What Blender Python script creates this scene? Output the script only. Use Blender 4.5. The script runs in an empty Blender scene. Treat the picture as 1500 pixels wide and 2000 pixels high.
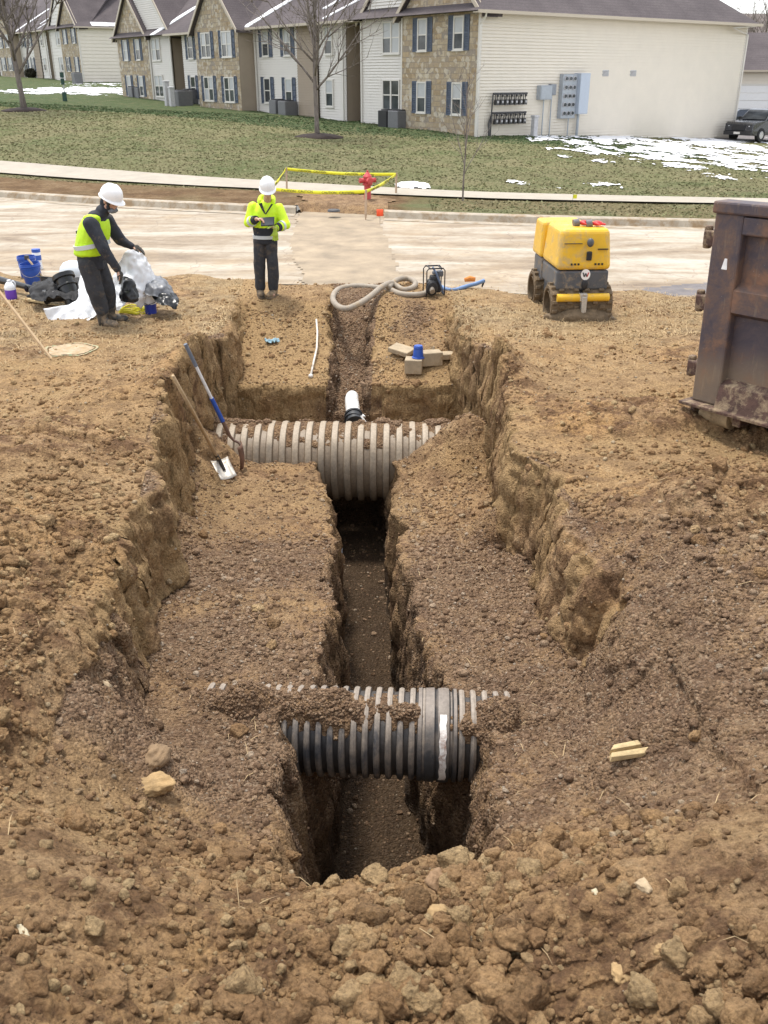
import bpy, bmesh, math, random
import numpy as np
from mathutils import Vector, Matrix, Euler
random.seed(7); rng = np.random.default_rng(7)
R = math.radians; PI = math.pi
S = bpy.context.scene
COL = S.collection

# ---------------------------------------------------------------- camera, sky, sun, exposure
H = 3.15; PITCH = R(25.3); F = 1800.0
cd = bpy.data.cameras.new('camera'); cam = bpy.data.objects.new('camera', cd); COL.objects.link(cam)
cam.location = (0, 0, H); cam.rotation_euler = (PI/2 - PITCH, 0, 0)
cd.sensor_fit = 'HORIZONTAL'; cd.sensor_width = 36; cd.lens = 36*F/1500; cd.clip_start = 0.05; cd.clip_end = 3000
S.camera = cam
S.render.resolution_x = 768; S.render.resolution_y = 1024
SUN_EL, SUN_AZ = R(74), R(-35)      # azimuth from +Y towards +X, where the light comes from
w = bpy.data.worlds.new("World"); S.world = w; w.use_nodes = True
nt = w.node_tree; bg = nt.nodes['Background']
sky = nt.nodes.new('ShaderNodeTexSky'); sky.sky_type = 'NISHITA'; sky.sun_disc = False
sky.sun_elevation = SUN_EL; sky.sun_rotation = SUN_AZ; sky.air_density = 1.0; sky.dust_density = 1.0; sky.ozone_density = 1.0
hs = nt.nodes.new('ShaderNodeHueSaturation'); hs.inputs['Saturation'].default_value = 0.22
nt.links.new(sky.outputs[0], hs.inputs['Color']); nt.links.new(hs.outputs[0], bg.inputs[0])
bg.inputs[1].default_value = 0.15
sd = bpy.data.lights.new('sun', 'SUN'); so = bpy.data.objects.new('sun', sd); COL.objects.link(so)
sd.energy = 1.5; sd.angle = R(10); sd.color = (1.0, 0.94, 0.85)
dirv = Vector((math.sin(SUN_AZ)*math.cos(SUN_EL), math.cos(SUN_AZ)*math.cos(SUN_EL), math.sin(SUN_EL)))
so.rotation_euler = dirv.to_track_quat('Z', 'Y').to_euler(); so.location = (0, 0, 40)
S.view_settings.view_transform = 'Standard'; S.view_settings.look = 'None'
S.view_settings.exposure = 1.25; S.view_settings.gamma = 1.0
S.render.engine = 'CYCLES'
S.cycles.max_bounces = 5; S.cycles.diffuse_bounces = 3; S.cycles.glossy_bounces = 2; S.cycles.transmission_bounces = 3
S.cycles.transparent_max_bounces = 6; S.cycles.use_denoising = True

def G(px, py, z=0.0):
    """point of the place at height z that stands where the photograph has (px,py)"""
    a = PITCH - math.atan((1000-py)/F)
    d = (H-z)/math.tan(a); dep = d*math.cos(PITCH)+(H-z)*math.sin(PITCH)
    return Vector(((px-750)/F*dep, d, z))
def GY(px, py, Y):
    a = PITCH - math.atan((1000-py)/F)
    z = H-Y*math.tan(a); dep = Y*math.cos(PITCH)+(H-z)*math.sin(PITCH)
    return Vector(((px-750)/F*dep, Y, z))

# ---------------------------------------------------------------- helpers
def tag(o, label=None, cat=None, group=None, kind=None):
    if label: o['label'] = label
    if cat: o['category'] = cat
    if group: o['group'] = group
    if kind: o['kind'] = kind
    return o
def thing(name, label, cat, loc=(0, 0, 0), rot=(0, 0, 0), group=None):
    o = bpy.data.objects.new(name, None); COL.objects.link(o); o.location = loc
    o.rotation_euler = rot if hasattr(rot, '__len__') else (0, 0, rot)
    o.empty_display_size = .1
    return tag(o, label, cat, group)
def rawmesh(name, V, Fc, mat=None, parent=None, smooth=False):
    me = bpy.data.meshes.new(name)
    V = np.asarray(V, dtype=np.float32); Fa = np.asarray(Fc, dtype=np.int32); k = Fa.shape[1]
    me.vertices.add(len(V)); me.vertices.foreach_set('co', V.ravel())
    me.loops.add(Fa.size); me.loops.foreach_set('vertex_index', Fa.ravel())
    me.polygons.add(len(Fa)); me.polygons.foreach_set('loop_start', np.arange(len(Fa), dtype=np.int32)*k)
    me.polygons.foreach_set('loop_total', np.full(len(Fa), k, dtype=np.int32))
    me.update(calc_edges=True); me.validate()
    if smooth: me.polygons.foreach_set('use_smooth', np.ones(len(Fa), dtype=bool))
    o = bpy.data.objects.new(name, me); COL.objects.link(o)
    if mat: me.materials.append(mat)
    if parent: o.parent = parent
    return o
def fattr(o, name, arr):
    a = o.data.attributes.new(name, 'FLOAT', 'POINT'); a.data.foreach_set('value', np.asarray(arr, dtype=np.float32))
class MB:
    def __init__(s): s.v = []; s.f = []
    def add(s, V, Fs, M=None):
        n = len(s.v)
        for p in V:
            p = Vector(p); s.v.append(M @ p if M else p)
        for q in Fs: s.f.append([i+n for i in q])
        return s
    def box(s, c, sz, rot=None, taper=1.0):
        x, y, z = sz[0]/2, sz[1]/2, sz[2]/2; t = taper
        V = [(-x,-y,-z),(x,-y,-z),(x,y,-z),(-x,y,-z),(-x*t,-y*t,z),(x*t,-y*t,z),(x*t,y*t,z),(-x*t,y*t,z)]
        M = Matrix.Translation(c)
        if rot is not None: M = M @ Euler(rot).to_matrix().to_4x4()
        return s.add(V, [(3,2,1,0),(4,5,6,7),(0,1,5,4),(1,2,6,5),(2,3,7,6),(3,0,4,7)], M)
    def b2(s, a, b):
        return s.box([(a[i]+b[i])/2 for i in range(3)], [abs(b[i]-a[i]) for i in range(3)])
    def cyl(s, p0, p1, r0, r1=None, n=16, caps=True):
        r1 = r0 if r1 is None else r1
        p0 = Vector(p0); p1 = Vector(p1); q = (p1-p0).to_track_quat('Z', 'Y')
        V = []
        for p, r in ((p0, r0), (p1, r1)):
            for i in range(n):
                a = 2*PI*i/n; V.append(p+q @ Vector((math.cos(a)*r, math.sin(a)*r, 0)))
        Fs = [(i, (i+1) % n, n+(i+1) % n, n+i) for i in range(n)]
        if caps: Fs += [tuple(range(n-1, -1, -1)), tuple(range(n, 2*n))]
        return s.add(V, Fs)
    def lathe(s, prof, M=None, n=24, arc=2*PI):
        V = []; m = len(prof); full = abs(arc-2*PI) < 1e-4; nn = n if full else n+1
        for i in range(nn):
            a = arc*i/n
            for r, z in prof: V.append((math.cos(a)*r, math.sin(a)*r, z))
        Fs = []
        for i in range(n):
            j = (i+1) % nn
            for k in range(m-1): Fs.append((i*m+k, j*m+k, j*m+k+1, i*m+k+1))
        return s.add(V, Fs, M)
    def ell(s, c, r, rot=None, n=16, m=10):
        V = []; Fs = []
        for j in range(m+1):
            t = PI*j/m
            for i in range(n):
                a = 2*PI*i/n
                V.append((math.sin(t)*math.cos(a)*r[0], math.sin(t)*math.sin(a)*r[1], math.cos(t)*r[2]))
        for j in range(m):
            for i in range(n): Fs.append((j*n+i, (j+1)*n+i, (j+1)*n+(i+1) % n, j*n+(i+1) % n))
        M = Matrix.Translation(c)
        if rot is not None: M = M @ Euler(rot).to_matrix().to_4x4()
        return s.add(V, Fs, M)
    def cap(s, p0, p1, r0, r1=None, n=14):
        r1 = r0 if r1 is None else r1
        s.cyl(p0, p1, r0, r1, n); s.ell(p0, (r0,)*3, None, n, 8); s.ell(p1, (r1,)*3, None, n, 8); return s
    def tube(s, pts, r, n=10, closed=False):
        pts = [Vector(p) for p in pts]; m = len(pts); V = []; up = Vector((0, 0, 1)); prev = None
        rr = r if hasattr(r, '__len__') else [r]*m
        for i, p in enumerate(pts):
            t = (pts[min(i+1, m-1)]-pts[max(i-1, 0)]).normalized()
            if prev is None:
                a = t.cross(up)
                if a.length < 1e-3: a = t.cross(Vector((1, 0, 0)))
                a.normalize()
            else: a = (prev-t*prev.dot(t)).normalized()
            prev = a; b = t.cross(a)
            for k in range(n):
                an = 2*PI*k/n; V.append(p+(a*math.cos(an)+b*math.sin(an))*rr[i])
        Fs = [(i*n+k, i*n+(k+1) % n, (i+1)*n+(k+1) % n, (i+1)*n+k) for i in range(m-1) for k in range(n)]
        Fs += [tuple(range(n-1, -1, -1)), tuple((m-1)*n+k for k in range(n))]
        return s.add(V, Fs)
    def prism(s, poly, y0, y1, M=None):
        """poly in (x,z), extruded along y"""
        n = len(poly)
        V = [(p[0], y0, p[1]) for p in poly]+[(p[0], y1, p[1]) for p in poly]
        return s.add(V, [tuple(range(n)), tuple(range(2*n-1, n-1, -1))]+[(i, n+i, n+(i+1) % n, (i+1) % n) for i in range(n)], M)
    def build(s, name, mat, parent=None, smooth=False, bevel=0, seg=2):
        me = bpy.data.meshes.new(name); me.from_pydata([tuple(p) for p in s.v], [], s.f)
        bm = bmesh.new(); bm.from_mesh(me); bmesh.ops.remove_doubles(bm, verts=bm.verts, dist=1e-6)
        bmesh.ops.recalc_face_normals(bm, faces=bm.faces); bm.to_mesh(me); bm.free()
        o = bpy.data.objects.new(name, me); COL.objects.link(o); me.materials.append(mat)
        if smooth is True:
            for p in me.polygons: p.use_smooth = True
        elif smooth:
            for p in me.polygons: p.use_smooth = True
            me.set_sharp_from_angle(angle=R(smooth))
        if bevel:
            b = o.modifiers.new('bevel', 'BEVEL'); b.width = bevel; b.segments = seg; b.limit_method = 'ANGLE'; b.angle_limit = R(40)
        if parent: o.parent = parent
        return o
def bake(o):
    dg = bpy.context.evaluated_depsgraph_get(); dg.update()
    me = bpy.data.meshes.new_from_object(o.evaluated_get(dg)); o.modifiers.clear(); o.data = me; return o
def soft(mb, name, mat, parent, voxel=.014, it=3, folds=0, fs=.08):
    """union of overlapping pieces into one continuous smooth skin"""
    o = mb.build(name, mat)
    m = o.modifiers.new('r', 'REMESH'); m.mode = 'VOXEL'; m.voxel_size = voxel
    q = o.modifiers.new('s', 'SMOOTH'); q.iterations = it; q.factor = .6
    bake(o)
    me = o.data; n = len(me.vertices); co = np.zeros(n*3, np.float32); me.vertices.foreach_get('co', co); co = co.reshape(-1, 3)
    if folds:
        no = np.zeros(n*3, np.float32); me.vertices.foreach_get('normal', no); no = no.reshape(-1, 3)
        d = (fbm(co*np.array([1, 1, .55])/fs, 3, 11)-.5)*2*folds
        co = co+no*d[:, None]; me.vertices.foreach_set('co', co.ravel())
    me.polygons.foreach_set('use_smooth', np.ones(len(me.polygons), dtype=bool)); me.update()
    o.parent = parent
    return o
def copy_tree(o, parent=None):
    c = o.copy(); COL.objects.link(c); c.parent = parent
    for ch in [x for x in bpy.data.objects if x.parent == o]: copy_tree(ch, c)
    return c

# ---------------------------------------------------------------- numpy noise
def _h(ix, iy, iz, seed):
    h = (ix.astype(np.uint32)*np.uint32(374761393)+iy.astype(np.uint32)*np.uint32(668265263)+iz.astype(np.uint32)*np.uint32(2147483647)+np.uint32((seed*144269504) % 4294967295))
    h = (h ^ (h >> np.uint32(13)))*np.uint32(1274126177); h = (h ^ (h >> np.uint32(16)))*np.uint32(2246822519); h ^= h >> np.uint32(15)
    return (h & np.uint32(0xFFFFFF)).astype(np.float32)/np.float32(16777216.0)
def vnoise(p, seed=0):
    i = np.floor(p); f = (p-i).astype(np.float32); i = i.astype(np.int64); u = f*f*(3-2*f)
    out = 0
    for dx in (0, 1):
        wx = u[:, 0] if dx else 1-u[:, 0]
        for dy in (0, 1):
            wy = u[:, 1] if dy else 1-u[:, 1]
            for dz in (0, 1):
                wz = u[:, 2] if dz else 1-u[:, 2]
                out = out+wx*wy*wz*_h(i[:, 0]+dx, i[:, 1]+dy, i[:, 2]+dz, seed)
    return out
def fbm(p, octv=4, seed=0, gain=.5):
    a = 1; s = 0; t = 0
    for k in range(octv):
        s = s+a*vnoise(p*(2.03**k)+17.3*k, seed+k); t += a; a *= gain
    return s/t
def clods(p, seed=0):
    """rounded lumps: 0..1"""
    b = np.floor(p-.5).astype(np.int64); best = np.full(len(p), 9., np.float32); amp = np.zeros(len(p), np.float32)
    for dx in (0, 1):
        for dy in (0, 1):
            for dz in (0, 1):
                cx, cy, cz = b[:, 0]+dx, b[:, 1]+dy, b[:, 2]+dz
                fx = cx+.2+.6*_h(cx, cy, cz, seed); fy = cy+.2+.6*_h(cx, cy, cz, seed+1); fz = cz+.2+.6*_h(cx, cy, cz, seed+2)
                d = (p[:, 0]-fx)**2+(p[:, 1]-fy)**2+(p[:, 2]-fz)**2
                a = _h(cx, cy, cz, seed+3); m = d < best
                best = np.where(m, d, best); amp = np.where(m, a, amp)
    return np.sqrt(np.clip(1-best/.55, 0, 1))*(.25+.75*amp)
def lumps(p, seed=0, warp=.35):
    q = p+warp*np.stack([vnoise(p*1.7+3, seed+61), vnoise(p*1.7+9, seed+62), vnoise(p*1.7+15, seed+63)], -1)
    b = np.floor(q-.5).astype(np.int64); best = np.full(len(p), 9., np.float32); amp = np.zeros(len(p), np.float32)
    for dx in (0, 1):
        for dy in (0, 1):
            for dz in (0, 1):
                cx, cy, cz = b[:, 0]+dx, b[:, 1]+dy, b[:, 2]+dz; a_ = _h(cx, cy, cz, seed+3)
                fx = cx+.2+.6*_h(cx, cy, cz, seed); fy = cy+.2+.6*_h(cx, cy, cz, seed+1); fz = cz+.2+.6*_h(cx, cy, cz, seed+2)
                d_ = ((q[:, 0]-fx)**2+(q[:, 1]-fy)**2+(q[:, 2]-fz)**2)*(1.25-.6*a_)
                m_ = d_ < best; best = np.where(m_, d_, best); amp = np.where(m_, a_, amp)
    return np.sqrt(np.clip(1-best/.8, 0, 1))*(.45+.55*amp)
def sstep(t):
    t = np.clip(t, 0, 1); return t*t*(3-2*t)

# ---------------------------------------------------------------- materials
def M_(name):
    m = bpy.data.materials.new(name); m.use_nodes = True
    return m, m.node_tree, m.node_tree.nodes, m.node_tree.links, m.node_tree.nodes['Principled BSDF']
def node(nt, t, **kw):
    n = nt.nodes.new(t)
    for k, v in kw.items():
        if k in n.inputs: n.inputs[k].default_value = v
        else: setattr(n, k, v)
    return n
def ramp(nt, src, stops, interp='LINEAR'):
    r = nt.nodes.new('ShaderNodeValToRGB'); r.color_ramp.interpolation = interp
    e = r.color_ramp.elements
    while len(e) > 1: e.remove(e[-1])
    e[0].position = stops[0][0]; e[0].color = (*c3(stops[0][1]), 1)
    for p, c in stops[1:]:
        x = e.new(p); x.color = (*c3(c), 1)
    nt.links.new(src, r.inputs[0]); return r.outputs[0]
def c3(c): return (c, c, c) if not hasattr(c, '__len__') else tuple(c[:3])
def mixc(nt, fac, a, b, mode='MIX'):
    m = nt.nodes.new('ShaderNodeMix'); m.data_type = 'RGBA'; m.blend_type = mode
    for s, i in ((fac, 0), (a, 6), (b, 7)):
        if isinstance(s, bpy.types.NodeSocket): nt.links.new(s, m.inputs[i])
        elif i == 0: m.inputs[0].default_value = s
        else: m.inputs[i].default_value = (*c3(s), 1)
    return m.outputs[2]
def mth(nt, op, a, b=None, c=None):
    m = nt.nodes.new('ShaderNodeMath'); m.operation = op
    for i, s in enumerate((a, b, c)):
        if s is None: continue
        if isinstance(s, bpy.types.NodeSocket): nt.links.new(s, m.inputs[i])
        else: m.inputs[i].default_value = s
    return m.outputs[0]
def coords(nt, kind='Object', scale=(1, 1, 1)):
    t = nt.nodes.new('ShaderNodeTexCoord'); mp = nt.nodes.new('ShaderNodeMapping')
    mp.inputs['Scale'].default_value = scale; nt.links.new(t.outputs[kind], mp.inputs[0]); return mp.outputs[0]
def noise(nt, vec, scale, detail=5, rough=.6, dist=0):
    n = nt.nodes.new('ShaderNodeTexNoise'); nt.links.new(vec, n.inputs['Vector'])
    n.inputs['Scale'].default_value = scale; n.inputs['Detail'].default_value = detail
    n.inputs['Roughness'].default_value = rough; n.inputs['Distortion'].default_value = dist
    return n.outputs['Fac']
def voro(nt, vec, scale, feat='F1', out='Distance'):
    n = nt.nodes.new('ShaderNodeTexVoronoi'); n.feature = feat; nt.links.new(vec, n.inputs['Vector']); n.inputs['Scale'].default_value = scale
    return n.outputs[out]
def bump(nt, hgt, dist=.01, strength=1.0, prev=None):
    b = nt.nodes.new('ShaderNodeBump'); b.inputs['Distance'].default_value = dist; b.inputs['Strength'].default_value = strength
    nt.links.new(hgt, b.inputs['Height'])
    if prev: nt.links.new(prev, b.inputs['Normal'])
    return b.outputs[0]
def attr(nt, name):
    a = nt.nodes.new('ShaderNodeAttribute'); a.attribute_name = name; return a.outputs['Fac']
def simple(name, col, rough=.6, metal=0, var=.18, scale=8, dirt=0, dirtcol=(.2, .14, .08), bmp=.0, bscale=60, coat=0):
    m, nt, N, L, P = M_(name); v = coords(nt)
    n1 = noise(nt, v, scale, 6, .65)
    c = mixc(nt, ramp(nt, n1, [(.3, 0), (.7, 1)]), tuple(x*(1-var) for x in c3(col)), tuple(min(1, x*(1+var)) for x in c3(col)))
    if dirt:
        n2 = noise(nt, v, scale*.7+1, 8, .75, .3)
        k = ramp(nt, n2, [(.62-.3*dirt, 0), (.75-.25*dirt, 1)]); c = mixc(nt, k, c, dirtcol)
        L.new(ramp(nt, k, [(0, rough), (1, .9)]), P.inputs['Roughness'])
    else: L.new(ramp(nt, n1, [(.2, max(0, rough-.1)), (.8, min(1, rough+.1))]), P.inputs['Roughness'])
    L.new(c, P.inputs['Base Color']); P.inputs['Metallic'].default_value = metal
    if coat: P.inputs['Coat Weight'].default_value = coat
    if bmp: L.new(bump(nt, noise(nt, v, bscale, 4), bmp, .8), P.inputs['Normal'])
    return m

OCHRE = (.48, .29, .130); BROWN = (.195, .110, .056); TAN = (.57, .425, .26); GRAVEL = (.30, .195, .125)
def soil_mat(name, tintattr=False, world=True, pipe=False):
    m, nt, N, L, P = M_(name); v = coords(nt, 'Object')
    big = noise(nt, v, .9, 4, .6, .4); mid = noise(nt, v, 4.5, 6, .7, .3); fine = noise(nt, v, 38, 6, .75)
    c = mixc(nt, ramp(nt, big, [(.35, 0), (.65, 1)]), OCHRE, (.42, .275, .15))
    c = mixc(nt, ramp(nt, mid, [(.42, 0), (.56, 1)]), BROWN, c)
    c = mixc(nt, ramp(nt, mid, [(.60, 0), (.74, .75)]), c, TAN)
    if not tintattr:
        g = attr(nt, 'gravel')
        vo = nt.nodes.new('ShaderNodeTexVoronoi'); L.new(v, vo.inputs['Vector']); vo.inputs['Scale'].default_value = 55
        sep = nt.nodes.new('ShaderNodeSeparateColor'); L.new(vo.outputs['Color'], sep.inputs[0])
        gc = ramp(nt, sep.outputs[0], [(0, (.19, .12, .075)), (.5, GRAVEL), (.8, (.35, .24, .16)), (.93, (.43, .32, .22)), (1, (.5, .42, .33))], 'CONSTANT')
        c = mixc(nt, mth(nt, 'MULTIPLY', g, .72), c, gc)
        dry = attr(nt, 'dry')
        c = mixc(nt, dry, c, ramp(nt, mid, [(.35, (.24, .17, .09)), (.55, (.40, .30, .17)), (.72, (.50, .40, .26))]))
        clay_fac = attr(nt, 'clay'); c = mixc(nt, clay_fac, c, ramp(nt, fine, [(.3, (.36, .23, .105)), (.7, (.46, .31, .155))]))  # smeared clay, paler than the soil round it
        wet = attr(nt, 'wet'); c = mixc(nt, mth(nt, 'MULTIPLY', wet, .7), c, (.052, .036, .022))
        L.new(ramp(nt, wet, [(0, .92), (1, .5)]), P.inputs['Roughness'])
    else:
        t = attr(nt, 'tint')
        red = attr(nt, 'red')
        c = mixc(nt, .75, c, ramp(nt, t, [(0, (.19, .115, .055)), (.35, (.32, .19, .092)), (.65, (.44, .275, .135)), (.93, (.53, .39, .21)), (.965, (.52, .45, .34)), (1, (.48, .40, .30))]))
        c = mixc(nt, mth(nt, 'MULTIPLY', red, .85), c, ramp(nt, t, [(0, (.18, .112, .068)), (.5, GRAVEL), (.85, (.39, .27, .18)), (1, (.50, .42, .33))]))
        P.inputs['Roughness'].default_value = .92
    c = mixc(nt, .75, c, ramp(nt, fine, [(.30, .22), (.48, .92), (.70, 1.5)]), 'MULTIPLY')
    L.new(c, P.inputs['Base Color']); P.inputs['Specular IOR Level'].default_value = .25
    h = mth(nt, 'ADD', mth(nt, 'MULTIPLY', noise(nt, v, 22 if not tintattr else 70, 8, .8), 1.0 if not tintattr else .6), mth(nt, 'MULTIPLY', voro(nt, v, 60), -.35))
    if not tintattr:
        gv = mth(nt, 'MULTIPLY', mth(nt, 'MULTIPLY', vo.outputs['Distance'], g), -.9)
        h = mth(nt, 'ADD', h, gv)
    L.new(bump(nt, h, .045, 1.0), P.inputs['Normal'])
    return m
M_SOIL = soil_mat('soil'); M_CLOD = soil_mat('clod_soil', True)
# ---------------------------------------------------------------- the excavated ground
def IT(y, pts): return np.interp(y, [p[0] for p in pts], [p[1] for p in pts])
WL = [(2, -1.5), (4.2, -1.72), (5.2, -1.78), (6.5, -1.92), (7.6, -2.08), (8.2, -2.25), (9.6, -2.32), (11, -2.3), (12.6, -2.2), (15, -2.3), (16, -2.4)]
WR = [(2, 1.7), (4.5, 1.68), (6.4, 1.52), (7.55, 1.45), (7.85, 1.24), (9, 1.27), (11.4, 1.36), (12, 1.1), (15, 1.05), (16, 1.1)]
TL = [(2.8, -.55), (3.4, -.62), (4.75, -.70), (5.2, -.54), (5.8, -.46), (7.5, -.54), (9, -.62), (10.2, -.82), (11, -.84), (12, -.84), (15, -.86), (16, -.9)]
TR = [(2.8, .5), (3.4, .60), (4.75, .72), (5.2, .47), (5.8, .40), (7.5, .25), (9, .17), (10.2, .16), (11, .05), (12, -.13), (14, -.08), (15, .05), (16, .2)]
def edges(y, x=None):
    wl, wr, tl, tr = IT(y, WL), IT(y, WR), IT(y, TL), IT(y, TR)
    ws = IT(y, [(3, 1.3), (4.3, .8), (4.9, .32), (5.6, .2), (7, .15), (12, .13), (15.5, .22)])
    tw = IT(y, [(3, .3), (4.7, .26), (5.3, .14), (12, .12), (16, .15)])
    return wl, wr, tl, tr, ws, tw
def base_h(x, y):
    x = np.asarray(x, float); y = np.asarray(y, float)
    wl, wr, tl, tr, ws, tw = edges(y)
    P2 = np.stack([np.zeros_like(y), y*1.0, np.zeros_like(y)], -1).reshape(-1, 3)
    j = lambda s, sc, am: ((fbm(P2*sc+s, 3, int(s)).reshape(y.shape)-.5)*2*am)
    wl = wl+j(3, 1.3, .15)+j(31, 5, .09); wr = wr+j(5, 1.3, .20)+j(37, 5, .11); tl = tl+j(7, 1.7, .11)+j(47, 7, .05); tr = tr+j(9, 1.7, .11)+j(49, 7, .05)
    sp = IT(y, [(-8, 1.5), (0, 1.45), (1.0, 1.12), (1.6, .92), (2.2, .72), (2.68, .52), (3.2, .02), (3.6, -.12), (4.6, .0), (16, 0)])
    side = IT(np.abs(x-.1), [(1.0, 0), (2.2, 1)])
    sp = sp*(1-side)+side*IT(y, [(-8, 1.3), (0, 1.25), (1.2, .85), (2.2, .5), (3.2, .32), (4.5, .18), (6, .08), (8, 0), (16, 0)])
    z = sp
    for cx, cy, r, a in ((-3.1, 7.0, .8, .22), (-2.9, 5.3, .7, .20), (-2.6, 9.2, .9, .16), (2.5, 6.4, .9, .13), (2.6, 4.6, .7, .2), (-2.75, 4.2, .6, .15), (3.6, 5.2, .8, .12)):
        z = z+a*np.exp(-(((x-cx)/r)**2+((y-cy)/r)**2))
    D = IT(y, [(2.6, 0), (3.1, .25), (3.6, .42), (4.6, .56), (5.5, .62), (7, .86), (8.5, 1.04), (10.3, 1.12), (10.6, 1.25), (12.02, 1.35), (12.12, .70), (13.4, .42), (14.3, .04), (14.7, 0), (20, 0)])
    wsl = IT(y, [(3, 1.2), (4.3, .55), (5.0, .2), (7, .15), (12, .13), (15.5, .22)])
    cl = lambda t: .6*np.clip(t, 0, 1)+.4*sstep(t)
    o = cl((x-wl)/wsl)*cl((wr-x)/ws)
    z = z*(1-o)+(-D)*o
    z = z+.62*np.exp(-(((x-1.0)/.50)**2+((y-10.38)/.55)**2))+.45*np.exp(-(((x+2.15)/.32)**2+((y-10.5)/.8)**2))
    z = z+.10*np.exp(-(((x+1.2)/.5)**2+((y-6.3)/.8)**2))+.12*np.exp(-(((x-.75)/.25)**2+((y-12.9)/.5)**2))
    # slumped soil at the foot of the outer walls
    sl_ = np.clip(fbm(P2*1.6+71, 3, 71).reshape(y.shape)-.42, 0, 1)*2.2; sr_ = np.clip(fbm(P2*1.6+91, 3, 91).reshape(y.shape)-.42, 0, 1)*2.2
    z = z+((y > 6.4) & (y < 10.2))*o*.4*(sl_*np.exp(-((x-wl-.12)/.22)**2)+sr_*np.exp(-((x-wr+.12)/.22)**2))
    # deep inner trench
    yn = 3.15+.12*np.sin(x*5)
    it = np.clip((x-tl)/tw, 0, 1)*np.clip((tr-x)/tw, 0, 1)
    it = sstep(it)
    deep = it*sstep((y-yn)/.3)*sstep((11.35-y)/.3)
    z = z*(1-deep)+(-2.32)*deep
    gt = it*sstep((y-11.3)/.3)*sstep((15.2-y)/1.2)
    z = z-gt*IT(y, [(11, .0), (12.0, 0), (12.1, .42), (13.5, .38), (14.6, .2), (15.4, .05)])
    z = z-.14*np.exp(-(((x-3.6)/.7)**2+((y-8.3)/.6)**2))
    # falls under the road at the far edge
    ye = IT(x, [(-14, 17.4), (-6.7, 16.35), (-3, 16.1), (-1, 15.7), (1.5, 15.3), (3, 14.9), (4.9, 14.6), (9, 13.6), (14, 12.0)])+.25*np.sin(x*1.7+1)+.12*np.sin(x*5.1)
    z = z+.03-.085*sstep((y-ye+.3)/.6)
    return z
def lin(a, b, n, g=0):
    t = np.linspace(0, 1, n, endpoint=False)
    return a+(b-a)*t
rows = np.concatenate([lin(-7, .8, 30), .8*(3.0/.8)**lin(0, 1, 420), 3.0*(3.5/3)**lin(0, 1, 70), 3.5*(10.2/3.5)**lin(0, 1, 560), lin(10.2, 11.95, 90), lin(11.95, 12.2, 44), lin(12.2, 14.2, 110), np.linspace(14.2, 18.6, 90)])
def colx(y):
    wl, wr, tl, tr, ws, tw = edges(y)
    ve = .43*(.9*max(y, .5)+1.9)+.5
    b = [-15, -max(ve, -wl+.4), wl-.2, wl+ws+.12, tl-.08, tl+tw+.06, tr-tw-.06, tr+.08, wr-ws-.1, wr+.2, max(ve, wr+.4), 15]
    n = [44, 200, 90, 120, 64, 70, 64, 120, 90, 200, 45]
    return np.concatenate([lin(b[i], b[i+1], n[i]) for i in range(10)]+[np.linspace(b[10], b[11], n[10])])
XX = np.stack([colx(y) for y in rows]); YY = np.repeat(rows[:, None], XX.shape[1], 1)
NR, NC = XX.shape
ZZ = base_h(XX, YY)
P0 = np.stack([XX, YY, ZZ], -1)
du = np.gradient(P0, axis=1); dv = np.gradient(P0, axis=0)
NN = np.cross(du, dv); NN /= np.linalg.norm(NN, axis=-1, keepdims=True)+1e-9
p = P0.reshape(-1, 3).astype(np.float64); nrm = NN.reshape(-1, 3)
x_, y_, z_ = p.T
wl, wr, tl, tr, ws, tw = edges(y_)
ino = ((x_ > wl) & (x_ < wr)).astype(float)
steep = 1-np.clip(nrm[:, 2], 0, 1)
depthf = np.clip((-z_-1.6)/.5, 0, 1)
yard_far = sstep((y_-9)/5)*(1-ino)
rough = 1.0*(1-.55*yard_far)*(1-.75*depthf)*(1-.45*ino)*(1-.5*steep)*IT(y_, [(0, 1.15), (3, 1.1), (9, 1), (17, .55)])
rough *= .45+1.1*sstep((fbm(p*np.array([.8, .8, .8])+5, 3, 71)-.35)/.3)
sidey = (1-ino)*sstep((np.abs(x_)-1.4)/.8)*sstep((10.5-y_)/3)
rz_on = sstep((fbm(p*.9+5, 3, 71)-.40)/.16)                  # broken, crumbly zones against smeared, smooth ones
foot0 = sstep((3.5-y_)/.5)
rz_on = np.clip(np.maximum(rz_on, .75*foot0*(x_ > -1.2)), 0, 1)
zone = (.30+.70*rz_on)*(1-.5*yard_far)*(1-.85*depthf)*(1-.35*ino*(1-foot0))*(1-.55*steep)*IT(y_, [(0, 1.1), (3, 1.1), (9, 1), (17, .5)])
d = zone*((fbm(p/.62, 3, 3)-.5)*.16+sidey*lumps(p/.46, 27)*.17*rz_on+(lumps(p/.19, 21)-.4)*(.055+.035*sidey)+(lumps(p/.088, 31)-.4)*.038+(lumps(p/.042, 41)-.4)*.019)+(1-.6*depthf)*((lumps(p/.020, 47)-.4)*.008*(.4+.6*rz_on)+(fbm(p/.05, 3, 51)-.5)*.016)
wallz = np.clip(steep*1.6-.2, 0, 1)*(z_ > -2.2)
pw = p*np.array([1, 1, 1.7])
d = d+wallz*((lumps(pw/.34, 57)-.45)*.12+(lumps(pw/.13, 56)-.45)*.045+(lumps(p/.05, 58)-.45)*.016)
d = d*np.clip(.35+1.0*(1-depthf), 0, 1)
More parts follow.
